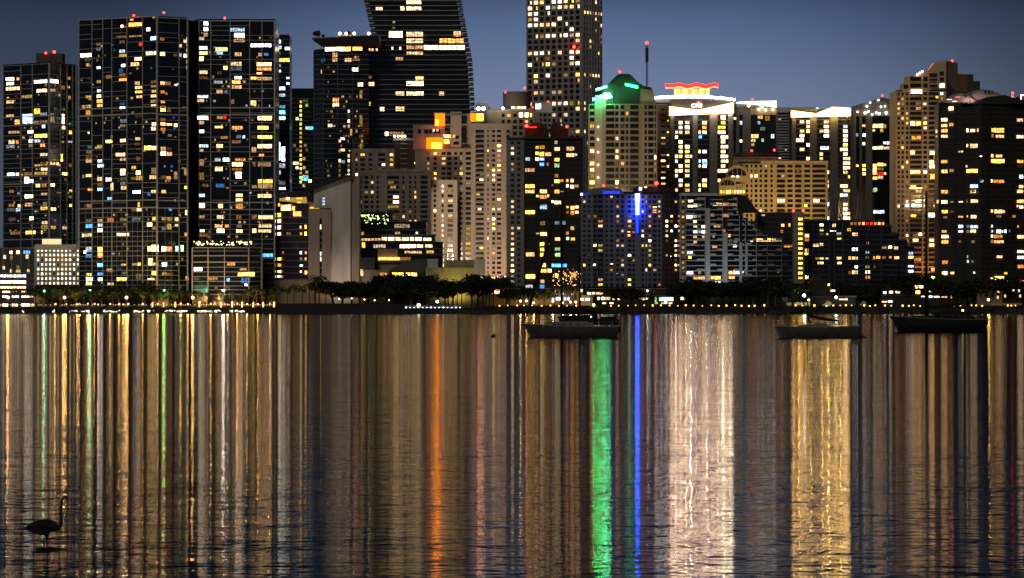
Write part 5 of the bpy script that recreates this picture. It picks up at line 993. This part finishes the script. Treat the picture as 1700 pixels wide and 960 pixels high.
TREES = [tree_proto(s, 12, 7.2) for s in (1, 2, 3, 4)]
PALMS = [palm_proto(s) for s in (11, 12, 13)]
LPALMS = [palm_proto(s, wrap=True) for s in (21, 22)]
rgv = random.Random(77)
def put_tree(kind, px, D, ytop, label, group, wide=1.0):
    x = (px-850)*D/F; H = zof(ytop, D)-GZ
    r = empty('palm_tree' if kind != 'tree' else 'tree', (x, D, GZ), label, 'tree', group); r.rotation_euler = (0, 0, rgv.uniform(0, 6.28))
    if kind == 'tree':
        t, c = rgv.choice(TREES); s = H/11.5; parts = [('trunk', t), ('crown', c)]; sc = (s*wide, s*wide, s)
    else:
        P = rgv.choice(PALMS if kind == 'palm' else LPALMS); s = H/13.0; parts = [('trunk', P[0]), ('crown', P[1])]; sc = (s, s, s)
        if P[2]: parts.append(('trunk_string_lights', P[2]))
    for n, m in parts:
        o = newobj(n, m, r)
        if n == 'trunk_string_lights': o['kind'] = 'stuff'
    r.scale = sc
    return r
ORD = 'first second third fourth fifth sixth seventh eighth ninth tenth eleventh twelfth thirteenth fourteenth fifteenth sixteenth seventeenth'.split()
def row(kind, x0, x1, n, yt, D, label, group, wide=1.2, jy=6, jd=12):
    for i in range(n):
        put_tree(kind, x0+(x1-x0)*(i+.5+rgv.uniform(-.22, .22))/n, D+rgv.uniform(-jd, jd), yt+rgv.uniform(-jy, jy), label.replace('{o}', ORD[i]), group, wide*rgv.uniform(.85, 1.3))
row('tree', 62, 250, 13, 477, 2520, '{o} dark broadleaf tree from the parking podium in the grove below the tallest slab', 'grove below the left towers', 1.1, 4)
row('palm', 15, 62, 3, 479, 2520, '{o} dark palm before the parking podium, counted towards the grove', 'palms before the parking podium')
row('palm', 232, 452, 17, 482, 2512, '{o} green lit promenade palm counted from the grove towards the wedge building', 'green palms on the promenade', 1, 4)
for i, x in enumerate((253, 272, 291, 331, 367, 385.5, 402, 420.5, 437, 455)): put_tree('lit', x, 2500, 486+rgv.uniform(-3, 3), ORD[i]+' palm with golden string lights round its trunk, counted from the grove', 'light wrapped palms')
row('palm', 405, 545, 11, 472, 2505, '{o} tall black palm counted from the curved podium past the wedge building', 'black palms before the wedge building', 1, 5)
put_tree('palm', 530, 2500, 452, 'tallest palm, by the slit window of the wedge building', None); put_tree('palm', 522, 2503, 461, 'palm just left of the tallest palm by the wedge building', None)
row('tree', 548, 760, 15, 474, 2515, '{o} black spreading canopy tree counted from the wedge building towards the yellow hall', 'big canopy trees before the hall', 1.35, 5)
row('tree', 640, 712, 4, 459, 2522, '{o} taller canopy tree under the amber ribbon window, counted towards the yellow hall', 'taller canopy trees', 1.3, 3)
put_tree('palm', 744, 2525, 458, 'small lone palm against the yellow hall', None)
row('palm', 757, 768, 2, 467, 2522, '{o} small palm beside the lamp before the yellow hall, counted towards the terrace', 'small palms before the hall')
row('tree', 776, 812, 3, 462, 2508, '{o} tall black tree at the terrace end of the hall, counted from the hall', 'tall trees by the hall end', 1.0, 4)
row('palm', 790, 852, 7, 455, 2531, '{o} terrace palm under the tall beige apartment tower, counted from the hall', 'terrace palms', 1, 4)
row('tree', 838, 912, 6, 480, 2505, '{o} round tree lit from beneath before the arcade, counted from the hall', 'round trees before the arcade', 1.2, 4)
row('palm', 918, 962, 5, 472, 2515, '{o} dark palm before the arcade, counted towards the amber pavilion', 'palms by the arcade', 1, 4)
row('tree', 1016, 1064, 5, 481, 2512, '{o} dark tree before the waterfront restaurant, counted from the amber pavilion', 'trees before the restaurant', 1.2, 3)
row('tree', 1118, 1330, 17, 470, 2516, '{o} black tree under the white stepped apartments, counted from the restaurant', 'tree belt under the white apartments', 1.25, 7)
row('tree', 1335, 1500, 13, 478, 2548, '{o} black tree below the dark terraced block, counted from the stair tower', 'trees around the tiled house', 1.25, 7)
row('tree', 1486, 1530, 3, 458, 2550, '{o} taller black tree before the stepped beige tower, counted towards the domed tower', 'trees at the stepped tower', 1.1, 4)
put_tree('palm', 1547, 2640, 444, 'lone palm in the orange glow at the foot of the stepped tower', None)
row('tree', 1556, 1705, 13, 470, 2545, '{o} black tree under the domed tower, counted from the stepped tower', 'tree belt under the domed tower', 1.3, 8)
# clipped hedge along the seawall
def hedge(x0, x1, D, z0, z1, label, seed):
    rg = random.Random(seed); a, c = (x0-850)*D/F, (x1-850)*D/F; r = empty('hedge', ((a+c)/2, D, z0), label, 'hedge'); mb = MB(); n = int((c-a)*16)
    for _ in range(n):
        q = Vector((rg.uniform(a, c)-(a+c)/2, rg.uniform(0, 2.5), rg.uniform(0, z1-z0)*rg.uniform(.7, 1.1))); u = Vector((rg.gauss(0, 1), rg.gauss(0, .6), rg.gauss(0, 1))).normalized()*.55; v = Vector((u.z, .3, -u.x))*.6
        mb.add([q-u, q-v, q+u, q+v], [(0, 1, 2, 3)])
    tag(mb.obj('foliage', LEAF, r), kind='stuff'); mb = MB(); mb.box(a-(a+c)/2, c-(a+c)/2, .6, 2.0, -.2, (z1-z0)*.8); mb.obj('inner_growth', BLA, r)
hedge(800, 1120, 2487.5, 3.7, 5.4, 'clipped hedge on the seawall below the arcade and restaurant', 1)
hedge(1120, 1500, 2487.5, 3.7, 5.4, 'clipped hedge on the seawall below the white stepped apartments', 2)
hedge(1500, 1720, 2487.5, 3.7, 5.4, 'clipped hedge on the seawall below the domed tower', 3)

# ================================================================== lamps on the shore
def lamp(px, py, D, col, k, rad, label, group, name='street_lamp', light=0, base=None):
    p = W(px, py, D); zb = GZ if base is None else base
    r = empty(name, (p.x, p.y, zb), label, 'lamp', group); h = p.z-zb
    mb = MB(); mb.tube([(0, 0, 0), (0, 0, h)], [.12, .08], 6); mb.tube([(0, 0, 0), (0, 0, .4)], .22, 6); mb.obj('post', BLK, r)
    mb = MB(); mb.ball((0, 0, h+rad*.6), rad); mb.obj('globe', emit('bulb_%s_%d' % (group.replace(' ', '_')[:18] if group else label[:12], int(k)), col, k), r, smooth=True)
    if light:
        ld = bpy.data.lights.new('lamp_light', 'POINT'); ld.energy = light; ld.color = col; ld.shadow_soft_size = rad*1.1
        lo = bpy.data.objects.new('lamp_light', ld); COL.objects.link(lo); lo.parent = r; lo.location = (0, -rad*2.4, h+rad)
    return r
A1 = (1, .46, .08)
HEDGE = ((' amber hedge lamp before the arcade, counted from the hall', (829, 843, 858, 869, 884, 899, 913, 928, 942, 956)),
         (' amber hedge lamp before the waterfront restaurant, counted from the amber pavilion', (1014, 1028, 1042, 1056, 1070, 1084, 1098, 1112, 1125)),
         (' amber hedge lamp below the white stepped apartments, counted from the restaurant', (1139, 1152, 1166, 1180, 1193, 1206, 1220, 1232, 1243, 1253, 1269)),
         (' amber hedge lamp by the tents, counted from the stair tower', (1321, 1332, 1352, 1373, 1383, 1394, 1404, 1414, 1434, 1444, 1454)),
         (' amber hedge lamp before the boathouse, counted from the tents', (1469, 1480, 1498, 1508, 1517, 1527, 1555)),
         (' amber hedge lamp below the domed tower, counted from the boathouse', (1584, 1594, 1612, 1621, 1630, 1673, 1679, 1685)))
for txt, xs in HEDGE:
    for i, x in enumerate(xs):
        lamp(x+rgv.uniform(-.9, .9), 509.2+rgv.uniform(-.8, .7), 2486.5, A1, rgv.choice((3, 4, 7, 11)), rgv.uniform(.36, .58), ORD[i]+txt, 'amber hedge lamps', 'bollard_lamp', base=4.2)
lamp(985.5, 508.6, 2485.8, (.9, 1, .15), 12, .8, 'yellow green lamp beside the waterfront pavilion', None, 'bollard_lamp', base=4.2)
for i, x in enumerate((13.5, 107, 210, 320)): lamp(x, 496.5, 2495, (1, .50, .15), 8, .95, ORD[i]+' tall orange globe street lamp, counted from the parking podium', 'orange promenade lamps', light=9000)
for i, (x, y, c) in enumerate(((73.5, 485.5, (.25, 1, .6)), (149.5, 483.5, (.25, 1, .55)), (272.5, 484, (.3, 1, .1)))): lamp(x, y, 2497, c, 2.5, .8, ORD[i]+' green street lamp among the promenade trees, counted from the parking podium', 'green street lamps', light=4000)
lamp(371, 484, 2497, (1, .92, .8), 8, 1.0, 'white street lamp above the promenade palms', None, light=4000)
for txt, xs in ((' low amber promenade lamp before the grove, counted from the parking podium', (92, 110, 128, 132, 146, 157, 163, 183, 198, 205, 213)), (' low amber promenade lamp among the lit palms, counted from the grove', (237, 262, 300, 312, 350, 378, 394, 410, 428, 448))):
    for i, x in enumerate(xs):
        lamp(x, 506.5+rgv.uniform(-.9, .6), 2490, (1, .50, .12), rgv.choice((3, 5, 8)), rgv.uniform(.35, .6), ORD[i]+txt, 'low promenade lamps', 'bollard_lamp', light=3200)
lamp(695, 509, 2486.3, (1, .92, .8), 16, .95, 'dazzling white lamp at the end of the blue pavilion', None, base=3.9)
lamp(726, 503, 2495, (1, .6, .3), 20, .8, 'orange lamp above the blue pavilion', None)
lamp(756, 480, 2515, (.85, 1, .6), 20, .8, 'pale lamp under the small palm before the hall', None, light=3000)
lamp(1335, 493, 2496, (.85, .95, 1), 16, 1.0, 'bright white lamp left of the small boat mast', None, light=2500)
lamp(1388, 496, 2496, (.85, .9, 1), 9, .9, 'white lamp beside the tents', None, light=1500)
lamp(1641, 500, 2495, (1, .6, .15), 7, .9, 'amber lamp on the far right shore', None, light=3500)
lamp(1549, 462, 2560, (1, .7, .15), 24, 1.1, 'golden lamp below the lone palm at the stepped tower', None)
lamp(1074, 486, 2520, (1, .95, .8), 22, 1.0, 'white lamp before the waterfront restaurant', None, light=2500)
for i, x in enumerate((864, 874, 886, 918, 934, 947, 956)): lamp(x, 503+rgv.uniform(-3, 2), 2498, (1, .62, .2), 16, .6, ORD[i]+' amber garden lamp before the arcade, counted from the hall', 'arcade garden lamps', 'garden_lamp', light=2200)
for i, x in enumerate((799.5, 817, 838)): lamp(x, 460.5, 2530, (1, .6, .2), 14, .6, ORD[i]+' amber lamp on the terrace wall by the palms, counted from the hall', 'terrace lamps', 'garden_lamp', base=zof(468, 2530))
for i, (x, y) in enumerate(((563, 498), (584, 497), (605, 499), (622, 500), (646, 500))): lamp(x, y, 2496, (1, .75, .4), 8, .4, ORD[i]+' faint lamp under the canopy trees, counted from the wedge building', 'canopy lamps', 'garden_lamp')
# blue pavilion with its row of lamps
b = Building('blue_pavilion', 'long low pavilion with blue walls and a row of white lamps at the water', 'pavilion', [(672, 2489), (766, 2489)], 509.6, core=solid('wall_blue', (.03, .12, .22), .7), depth=5, base=515.8); f = b.f[0]
f.box('roof', 671, 508, 767, 509.6, -5, 1.2, GRD)
for i, x in enumerate(frange(674, 766, 6.9)):
    b.ball('wall_lamp', x, 512, 2487.2, .34 if i % 3 else .5, emit('pavilion_lamp', (.72, .88, 1), 9)); f.box('post', x+3, 509.6, x+3.6, 515.6, .2, .6, WHT)
f.box('blue_glow_panel', 684, 510.5, 690, 515, 0, .2, emit('panel_blue', (.03, .25, .6), .5)); f.box('blue_glow_panel', 704, 511, 730, 514.8, 0, .2, emit('panel_blue', (.03, .25, .6), .5))
# promenade railing with its strip of small lights, and lights of moored boats below it
r = empty('promenade_railing', (((225-850)*2486/F), 2486, GZ), 'long promenade railing strung with tiny warm lights', 'railing'); mb = MB(); x0, x1 = (-40-850)*2486/F-r.location.x, (459-850)*2486/F-r.location.x
mb.box(x0, x1, -.05, .05, 1.5, 1.65); mb.box(x0, x1, -.05, .05, .8, .88)
for x in frange(x0, x1, 2.4): mb.box(x, x+.1, -.05, .05, .35, 1.5)
mb.obj('rail', MET, r); mb = MB(); rg = random.Random(3)
for x in frange(x0, x1, 1.5):
    if rg.random() < .8: mb.ball((x, -.15, 1.9), .2, 5, 3)
tag(mb.obj('string_lights', emit('rail_bulb', (1, .7, .38), 3.5, 'NONE'), r), kind='stuff')
r = empty('floating_dock', ((225-850)*2480/F, 2480, .0), 'low floating dock with clusters of small white lights below the promenade', 'dock'); mb = MB(); mb.box(x0+6, x1-18, 0, 3, -.3, .6); mb.obj('deck', GRD, r); mb = MB()
for (a, c, n) in ((115, 150, 22), (170, 200, 18), (222, 256, 26), (274, 312, 34), (328, 368, 44), (380, 405, 20), (36, 42, 3), (85, 92, 4)):
    for i in range(n): mb.ball(((rg.uniform(a, c)-850)*2480/F-r.location.x, rg.uniform(-.2, .5), rg.uniform(1.2, 2.4)), rg.uniform(.14, .34), 5, 3)
tag(mb.obj('string_lights', emit('dock_bulb', (1, .85, .6), 5, 'NONE'), r), kind='stuff')

# ================================================================== boats
def hull_loft(L, beam, free_b, free_s, draft, rake_b, rake_s, n=26, sheer=.12):
    """hull from stern (x=0) to bow (x=L); returns verts, faces and the sheer line"""
    v = []; m = 9; sh = []
    for i in range(n+1):
        t = i/n
        hb = beam/2*min(1, (.62+1.3*t) if t < .3 else 1)*(1-max(0, (t-.45)/.55)**2.2)
        zs = free_s+(free_b-free_s)*t**1.6-sheer*math.sin(math.pi*t)
        for j in range(m):
            a = j/(m-1); z = -draft+(zs+draft)*a
            k = a; x = L*t
            if t > .5: x -= rake_b*(1-k)*((t-.5)/.5)**1.5
            if t < .25: x += rake_s*(1-k)*((.25-t)/.25)
            w = hb*(1-(1-a)**2.6*.95)
            v.append((x, w, z))
        sh.append((L*t, hb, zs))
    N0 = len(v); v += [(x, -y, z) for x, y, z in v]; f = []
    for i in range(n):
        for j in range(m-1):
            q = i*m+j; f.append((q, q+m, q+m+1, q+1)); q += N0; f.append((q, q+1, q+m+1, q+m))
        f.append((i*m, N0+i*m, N0+(i+1)*m, (i+1)*m))
    for j in range(m-1): f.append((j, j+1, N0+j+1, N0+j)); q = n*m+j; f.append((q, N0+q, N0+q+1, q+1))
    deck = []
    for i in range(n): deck.append((i*m+m-1, (i+1)*m+m-1, N0+(i+1)*m+m-1, N0+i*m+m-1))
    return v, f, deck, sh
class Boat:
    def __init__(s, label, stern_px, bow_px, wl_py, **k):
        D = F*CAMZ/(wl_py-HOR); s.D = D; s.sc = D/F
        L = abs(stern_px-bow_px)*s.sc; s.L = L; s.flip = bow_px < stern_px
        s.root = empty('sailboat', ((stern_px-850)*s.sc, D, 0), label, 'sailboat')
        s.root.rotation_euler = (0, 0, math.pi if s.flip else 0); s.stern = stern_px; s.wl = wl_py
    def X(s, px): return (s.stern-px)*s.sc if s.flip else (px-s.stern)*s.sc
    def Z(s, py): return (s.wl-py)*s.sc
    def P(s, px, py, y=0): return Vector((s.X(px), y, s.Z(py)))
    def tube(s, nm, pts, r, mat, n=8): mb = MB(); mb.tube(pts, r, n); return mb.obj(nm, mat, s.root, smooth=True)
    def block(s, nm, outline, hw, mat, taper=.85):
        """side outline (px) with half width hw, narrower on top"""
        pts = [s.P(x, y) for x, y in outline]; zmin = min(p.z for p in pts); zmax = max(p.z for p in pts); n = len(pts)
        w = [hw*(1-(1-taper)*(p.z-zmin)/max(.01, zmax-zmin)) for p in pts]
        v = [(p.x, w[i], p.z) for i, p in enumerate(pts)]+[(p.x, -w[i], p.z) for i, p in enumerate(pts)]
        f = [tuple(range(n)), tuple(reversed(range(n, 2*n)))]+[(i, i+n, (i+1) % n+n, (i+1) % n) for i in range(n)]
        me = mesh(nm, v, f, mat); bm = bmesh.new(); bm.from_mesh(me); bmesh.ops.recalc_face_normals(bm, faces=bm.faces); bm.to_mesh(me); bm.free()
        return newobj(nm, me, s.root)
    def hull(s, free_b, free_s, beam, mat, deckmat, rb, rs, draft=.9, stripe=None):
        stripe = stripe or solid('rub_rail_pale', (.3, .28, .25) if mat.name != 'hull_black' else (.1, .1, .1), .5)
        v, f, d, sh = hull_loft(s.L, beam, free_b, free_s, draft, rb, rs); s.sh = sh
        me = mesh('hull', v, f, mat, smooth=True); bm = bmesh.new(); bm.from_mesh(me); bmesh.ops.recalc_face_normals(bm, faces=bm.faces); bm.to_mesh(me); bm.free(); newobj('hull', me, s.root)
        newobj('deck', mesh('deck', [(x, y*.97, z-.06) for x, y, z in v], d, deckmat), s.root)
        for sg in (1, -1):
            mb = MB(); mb.tube([(x, sg*y, z+.02) for x, y, z in sh], .05, 5); mb.obj('toe_rail', stripe or BLK, s.root)
    def sheer(s, px):
        x = s.X(px); t = max(0, min(1, x/s.L)); q = s.sh[min(len(s.sh)-1, int(t*(len(s.sh)-1)))]; return Vector((x, q[1], q[2]))
    def rail(s, nm, pxs, h, top=True):
        mb = MB()
        for sg in (1, -1):
            P = [s.sheer(x) for x in pxs]; P = [Vector((p.x, sg*p.y*.93, p.z)) for p in P]
            for p in P: mb.tube([p, p+Vector((0, 0, h))], .022, 5)
            mb.tube([p+Vector((0, 0, h)) for p in P], .02, 5); mb.tube([p+Vector((0, 0, h*.5)) for p in P], .012, 4)
        mb.obj(nm, MET, s.root)
HW = solid('hull_dull_white', (.095, .088, .078), .45, var=.2, scale=1.2); CBN = solid('cabin_pale', (.22, .2, .18), .5); HB = solid('hull_black', (.02, .02, .021), .4); CAN = solid('canvas_black', (.015, .015, .018), .9); DK = solid('deck_grey', (.05, .045, .04), .7); SAILB = solid('canvas_navy', (.018, .02, .03), .9)
def portlights(bt, xs, y, yy, r, mat=GL):
    for x in xs:
        for sg in (1, -1):
            mb = MB(); mb.tube([(0, -.03, 0), (0, .03, 0)], r, 10); mb.obj('portlight', mat, bt.root, bt.P(x, y, sg*yy))
# --- two masted ketch
k = Boat('two masted sailboat with dull white hull, black canvas dodger and furled jib', 1030, 868, 560)
k.hull(k.Z(538.5), k.Z(543), 3.5, HW, DK, 1.35, .75)
k.block('cabin', [(900, 543), (907, 535.5), (940, 534.5), (975, 534), (985, 536), (985, 546), (900, 546)], 1.15, CBN); portlights(k, (921, 934, 947, 960), 539.5, 1.08, .11)
k.block('dodger', [(925, 527), (932, 525.5), (960, 524), (985, 524), (988, 536), (930, 535)], 1.0, CAN); k.block('bimini', [(982, 519), (990, 518), (994, 540), (982, 541)], .9, CAN)
k.block('stern_canvas', [(993, 531), (999, 526.5), (1022, 527.5), (1028, 534), (1026, 541), (996, 541)], 1.2, CAN, .7)
k.tube('mast', [k.P(932.5, 540), k.P(932.5, 330)], [.16, .11], SAILB); k.tube('mizzen_mast', [k.P(962.5, 540), k.P(962.5, 372)], [.12, .08], SAILB)
k.tube('boom', [k.P(932, 521), k.P(1000, 520)], .09, BLK)
mb = MB(); mb.tube([k.P(931, 508), k.P(933, 514), k.P(940, 518), k.P(958, 518.6), k.P(978, 519), k.P(990, 519.5)], [.16, .42, .40, .33, .26, .14], 9); mb.obj('sail_cover', CAN, k.root, smooth=True)
mb = MB(); mb.tube([k.P(962, 508), k.P(964, 513), k.P(970, 516), k.P(982, 518)], [.12, .28, .24, .1], 9); mb.obj('mizzen_cover', CAN, k.root, smooth=True)
k.tube('furled_jib', [k.P(872, 533), k.P(877, 516), k.P(895, 452), k.P(912, 395), k.P(929, 336)], [.06, .15, .17, .12, .05], CAN)
k.tube('mizzen_boom', [k.P(962, 519), k.P(1012, 518)], .06, BLK)
for a, c in (((932.5, 332), (1026, 538)), ((962.5, 374), (1028, 538)), ((932.5, 332), (932, 540)), ((932.5, 345), (962.5, 374))): k.tube('stay', [k.P(*a), k.P(*c)], .012, BLK, 4)
for sg in (1, -1):
    k.tube('shroud', [k.P(932.5, 334), k.P(936, 432, sg*.8), k.P(938, 541, sg*1.5)], .012, BLK, 4)
k.rail('bow_pulpit', (869.5, 878, 884), .75); k.rail('lifeline', (990, 1003, 1016, 1028), .62)
k.block('bowsprit_anchor', [(866, 541), (864, 539), (880, 537), (880, 540)], .14, BLK); k.tube('mooring_line', [k.P(868, 542), k.P(855, 553), k.P(838, 561)], .03, BLK, 5)
k.block('dinghy', [(1024, 544), (1030, 540), (1031, 552), (1024, 556)], .9, CAN); mb = MB(); mb.ball((0, 0, 0), .09); mb.obj('cabin_lamp', emit('boat_lamp', (.5, .75, 1), 5), k.root, k.P(981, 527, 1.05))
k.block('window_screen', [(976, 530), (983, 529), (984, 536), (975, 536)], 1.02, GL)
# --- small sloop
k = Boat('small white sloop with its mainsail furled loosely on the boom', 1425, 1286, 561.5)
k.hull(k.Z(542.5), k.Z(542.8), 2.5, HW, DK, .85, -.35, .6)
k.block('cabin', [(1312, 544), (1330, 540.5), (1342, 538.5), (1372, 537), (1377, 543), (1377, 546), (1312, 546)], .8, CBN); k.block('hatch', [(1351, 538), (1356, 535.5), (1361, 537), (1362, 540), (1351, 540)], .35, BLK)
k.tube('mast', [k.P(1341, 541), k.P(1340.5, 400)], [.085, .05], BLK); k.tube('boom', [k.P(1341, 530), k.P(1392, 534)], .05, BLK)
mb = MB(); mb.tube([k.P(1341, 518.5), k.P(1343, 523), k.P(1350, 526), k.P(1362, 529), k.P(1374, 531.5), k.P(1384, 532.5), k.P(1393, 533)], [.05, .28, .24, .17, .15, .13, .05], 9); mb.obj('furled_mainsail', CAN, k.root, smooth=True)
mb = MB(); mb.tube([k.P(1343, 536), k.P(1342.5, 527)], [.22, .12], 8); mb.obj('sail_bundle', CAN, k.root)
mb = MB()
for sg in (1, -1): mb.tube([k.P(1285, 543, 0), k.P(1284, 533, sg*.1), k.P(1296, 533, sg*.5), k.P(1305, 543, sg*.8)], .02, 5); mb.tube([k.P(1291, 533, sg*.3), k.P(1298, 543, sg*.5)], .018, 5)
mb.obj('bow_pulpit', MET, k.root); k.tube('tiller', [k.P(1418, 545), k.P(1410, 541), k.P(1401, 540.3)], .03, BLK, 5)
for c in ((1286, 543), (1424, 543)): k.tube('stay', [k.P(1340.5, 402), k.P(*c)], .008, BLK, 4)
k.block('outboard_dinghy', [(1419, 561), (1426, 554), (1438, 560.5), (1440, 563.5), (1420, 563.5)], .45, CAN)
mb = MB(); mb.ball((0, 0, 0), .12); mb.obj('mast_lamp', emit('mast_lamp_gold', (1, .72, .25), 12), k.root, k.P(1342.5, 499, .12)); k.tube('mooring_line', [k.P(1284, 545), k.P(1272, 554), k.P(1262, 561)], .012, BLK, 4)
# --- black hulled yacht
k = Boat('large black hulled yacht with low dark deckhouse and one tall mast', 1640, 1476, 551.5)
k.hull(k.Z(525.5), k.Z(531), 4.2, HB, HB, 2.0, .9, 1.0)
k.block('cabin', [(1505, 529), (1512, 525.5), (1546, 524.5), (1552, 531), (1552, 534), (1505, 534)], 1.3, HB); k.block('deckhouse', [(1550, 533), (1552, 520), (1562, 518.3), (1592, 517.5), (1606, 520), (1614, 526), (1620, 531), (1620, 534), (1550, 534)], 1.45, CAN); portlights(k, (1516, 1526, 1536), 528.5, 1.22, .12)
for x in (1591, 1600, 1610): k.tube('stanchion', [k.P(x, 533, 1.6), k.P(x, 522 if x < 1605 else 526, 1.5)], .04, HW, 5)
k.tube('mast', [k.P(1538, 532), k.P(1538, 316)], [.24, .16], BLK); k.tube('spreader', [k.P(1530, 417), k.P(1546, 417)], .05, BLK)
k.tube('boom', [k.P(1538, 513), k.P(1600, 506)], .14, CAN); mb = MB(); mb.tube([k.P(1538, 500), k.P(1541, 508), k.P(1550, 511), k.P(1580, 507), k.P(1600, 505)], [.1, .3, .26, .2, .08], 8); mb.obj('sail_cover', CAN, k.root, smooth=True)
k.rail('bow_pulpit', (1477.5, 1486, 1496, 1506), .75); k.rail('lifeline', (1560, 1580, 1600, 1618, 1636), .62)
k.tube('anchor_chain', [k.P(1478, 528), k.P(1470, 540), k.P(1460, 552)], .04, BLK, 5)
for c in ((1478, 526), (1638, 531)): k.tube('stay', [k.P(1538, 318), k.P(*c)], .014, BLK, 4)
k.tube('davit', [k.P(1638, 531), k.P(1642, 523), k.P(1650, 519)], .05, BLK, 5); mb = MB(); mb.ball((0, 0, 0), .15); mb.obj('deck_lamp', emit('deck_lamp_gold', (1, .8, .15), 12), k.root, k.P(1598, 516.4, .3))
# --- buoy and its float
Db = F*CAMZ/(561-HOR); r = empty('mooring_buoy', ((819-850)*Db/F, Db, 0), 'round black mooring buoy floating left of the two masted sailboat', 'buoy')
mb = MB(); mb.ball((0, 0, .12), .28, 12, 8); mb.obj('float', BLK, r, smooth=True); mb = MB(); mb.tube([(0, 0, .38), (0, 0, .48)], .05, 8); mb.obj('ring', MET, r)

# ================================================================== wading bird on its mud bank
Dh = F*CAMZ/(914-HOR); sh = Dh/F
o0 = Vector(((75-850)*sh, Dh, 0))
def H(px, py, y=0): return Vector(((px-75)*sh, y, CAMZ+(HOR-py)*sh))
r = empty('wading_bird', o0, 'black long necked wading bird standing in the shallows on a mud bank', 'bird')
mb = MB()
mb.tube([H(38.5, 879), H(46, 876), H(55, 873.5), H(66, 872), H(78, 872.5), H(90, 875), H(98, 876.5), H(101.5, 872), H(102, 862), H(101, 850), H(101.5, 840), H(103.5, 830), H(106.5, 825.5), H(109.5, 825.5), H(112.5, 829), H(114.2, 833.5)],
        [.010, .026, .048, .075, .092, .080, .050, .030, .021, .018, .018, .019, .022, .020, .011, .003], 14)
mb.tube([H(84, 881), H(77, 884), H(66, 882), H(52, 879.5), H(41, 880)], [.02, .062, .066, .04, .01], 12)
for xs, dy in (((78, 76.2, 72.5, 75.5), -.025), ((79.5, 78, 76.8, 78.2), .03)):
    mb.tube([H(xs[0], 886, dy), H(xs[1], 892, dy), H(xs[2], 902, dy), H(xs[3], 916, dy)], [.028, .014, .009, .009], 8)
    for a in (-.5, 0, .5): p = H(xs[3], 914.2, dy); mb.tube([p, p+Vector((.07*math.cos(a), .07*math.sin(a), .0))], [.009, .004], 6)
bird = mb.obj('body', solid('feather_black', (.022, .021, .02), .8, var=.4, scale=14), r, smooth=True)
md = bird.modifiers.new('Remesh', 'REMESH'); md.mode = 'VOXEL'; md.voxel_size = .006; md.use_smooth_shade = True
for sy in (-1, 1):
    mb = MB(); p = H(107.6, 824.6, sy*.017); mb.ball(p, .0045, 8, 6); mb.obj('eye', glass('eye_glass', (.2, .15, .02)), r, smooth=True)
# mud bank
mb = MB(); rg = random.Random(6); n = 18; c = H(82, 917)
for j in range(6):
    rr = 1-j/5
    for i in range(n):
        t = 2*math.pi*i/n; k = 1+.22*math.sin(t*3+1)+.12*math.sin(t*5)
        mb.v.append((.28*rr*k*math.cos(t)+.04, .9*rr*k*math.sin(t), .035*(1-rr**2)+rg.uniform(-.004, .004)-.012))
for j in range(5):
    for i in range(n): q = j*n; mb.f.append((q+i, q+(i+1) % n, q+n+(i+1) % n, q+n+i)); mb.mi.append(0)
me = mb.me('mud_bank', solid('mud', (.03, .026, .02), .8, var=.5, scale=9), True); mo = newobj('mud_bank', me, None, o0); tag(mo, kind='structure')

# ================================================================== pieces that belong to a part
SUB = {'lantern_core': 'lantern', 'lantern_cap': 'lantern', 'letter_c': 'rim_wall', 'letter_i': 'rim_wall', 'letter_t': 'rim_wall', 'letter_t_bar': 'rim_wall', 'logo_arc': 'rim_wall', 'rim_light': 'rim_wall',
       'pavilion_fin': 'rooftop_pavilion', 'pavilion_uplight': 'rooftop_pavilion', 'neon_wave': 'rooftop_pavilion', 'neon_tube': 'rooftop_pavilion', 'neon_stud': 'rooftop_pavilion', 'pavilion_canopy': 'rooftop_pavilion',
       'neon_strip': 'roof', 'neon_lamp': 'roof', 'arch_glass': 'arch_gable', 'arch_rib': 'arch_gable', 'arch_mullion': 'arch_gable', 'dome_window': 'dome_shell', 'dome_light': 'dome_shell', 'terrace_light_strip': 'terrace_ledge',
       'spot_light': 'gable', 'crown_panel': 'crown_frame', 'wedge_parapet': 'wedge_back', 'portlight': 'cabin', 'sail_cover': 'boom', 'furled_mainsail': 'boom', 'mizzen_cover': 'mizzen_boom', 'stay': 'mast', 'shroud': 'mast', 'spreader': 'mast', 'mast_lamp': 'mast', 'crown_light': 'crown', 'blue_strip': 'roof_screen', 'eave_fascia': 'eave'}
def centre(o):
    c = sum((Vector(q) for q in o.bound_box), Vector())/8
    return o.location+c
for root in [o for o in COL.objects if o.type == 'EMPTY' and o.parent is None]:
    kids = list(root.children)
    for k in kids:
        want = SUB.get(k.name.split('.')[0])
        if not want: continue
        cand = [p for p in kids if p.name.split('.')[0] == want and tuple(p.scale) == (1, 1, 1) and p.location.length < 1e-6]
        if cand: k.parent = min(cand, key=lambda p: (centre(p)-centre(k)).length)
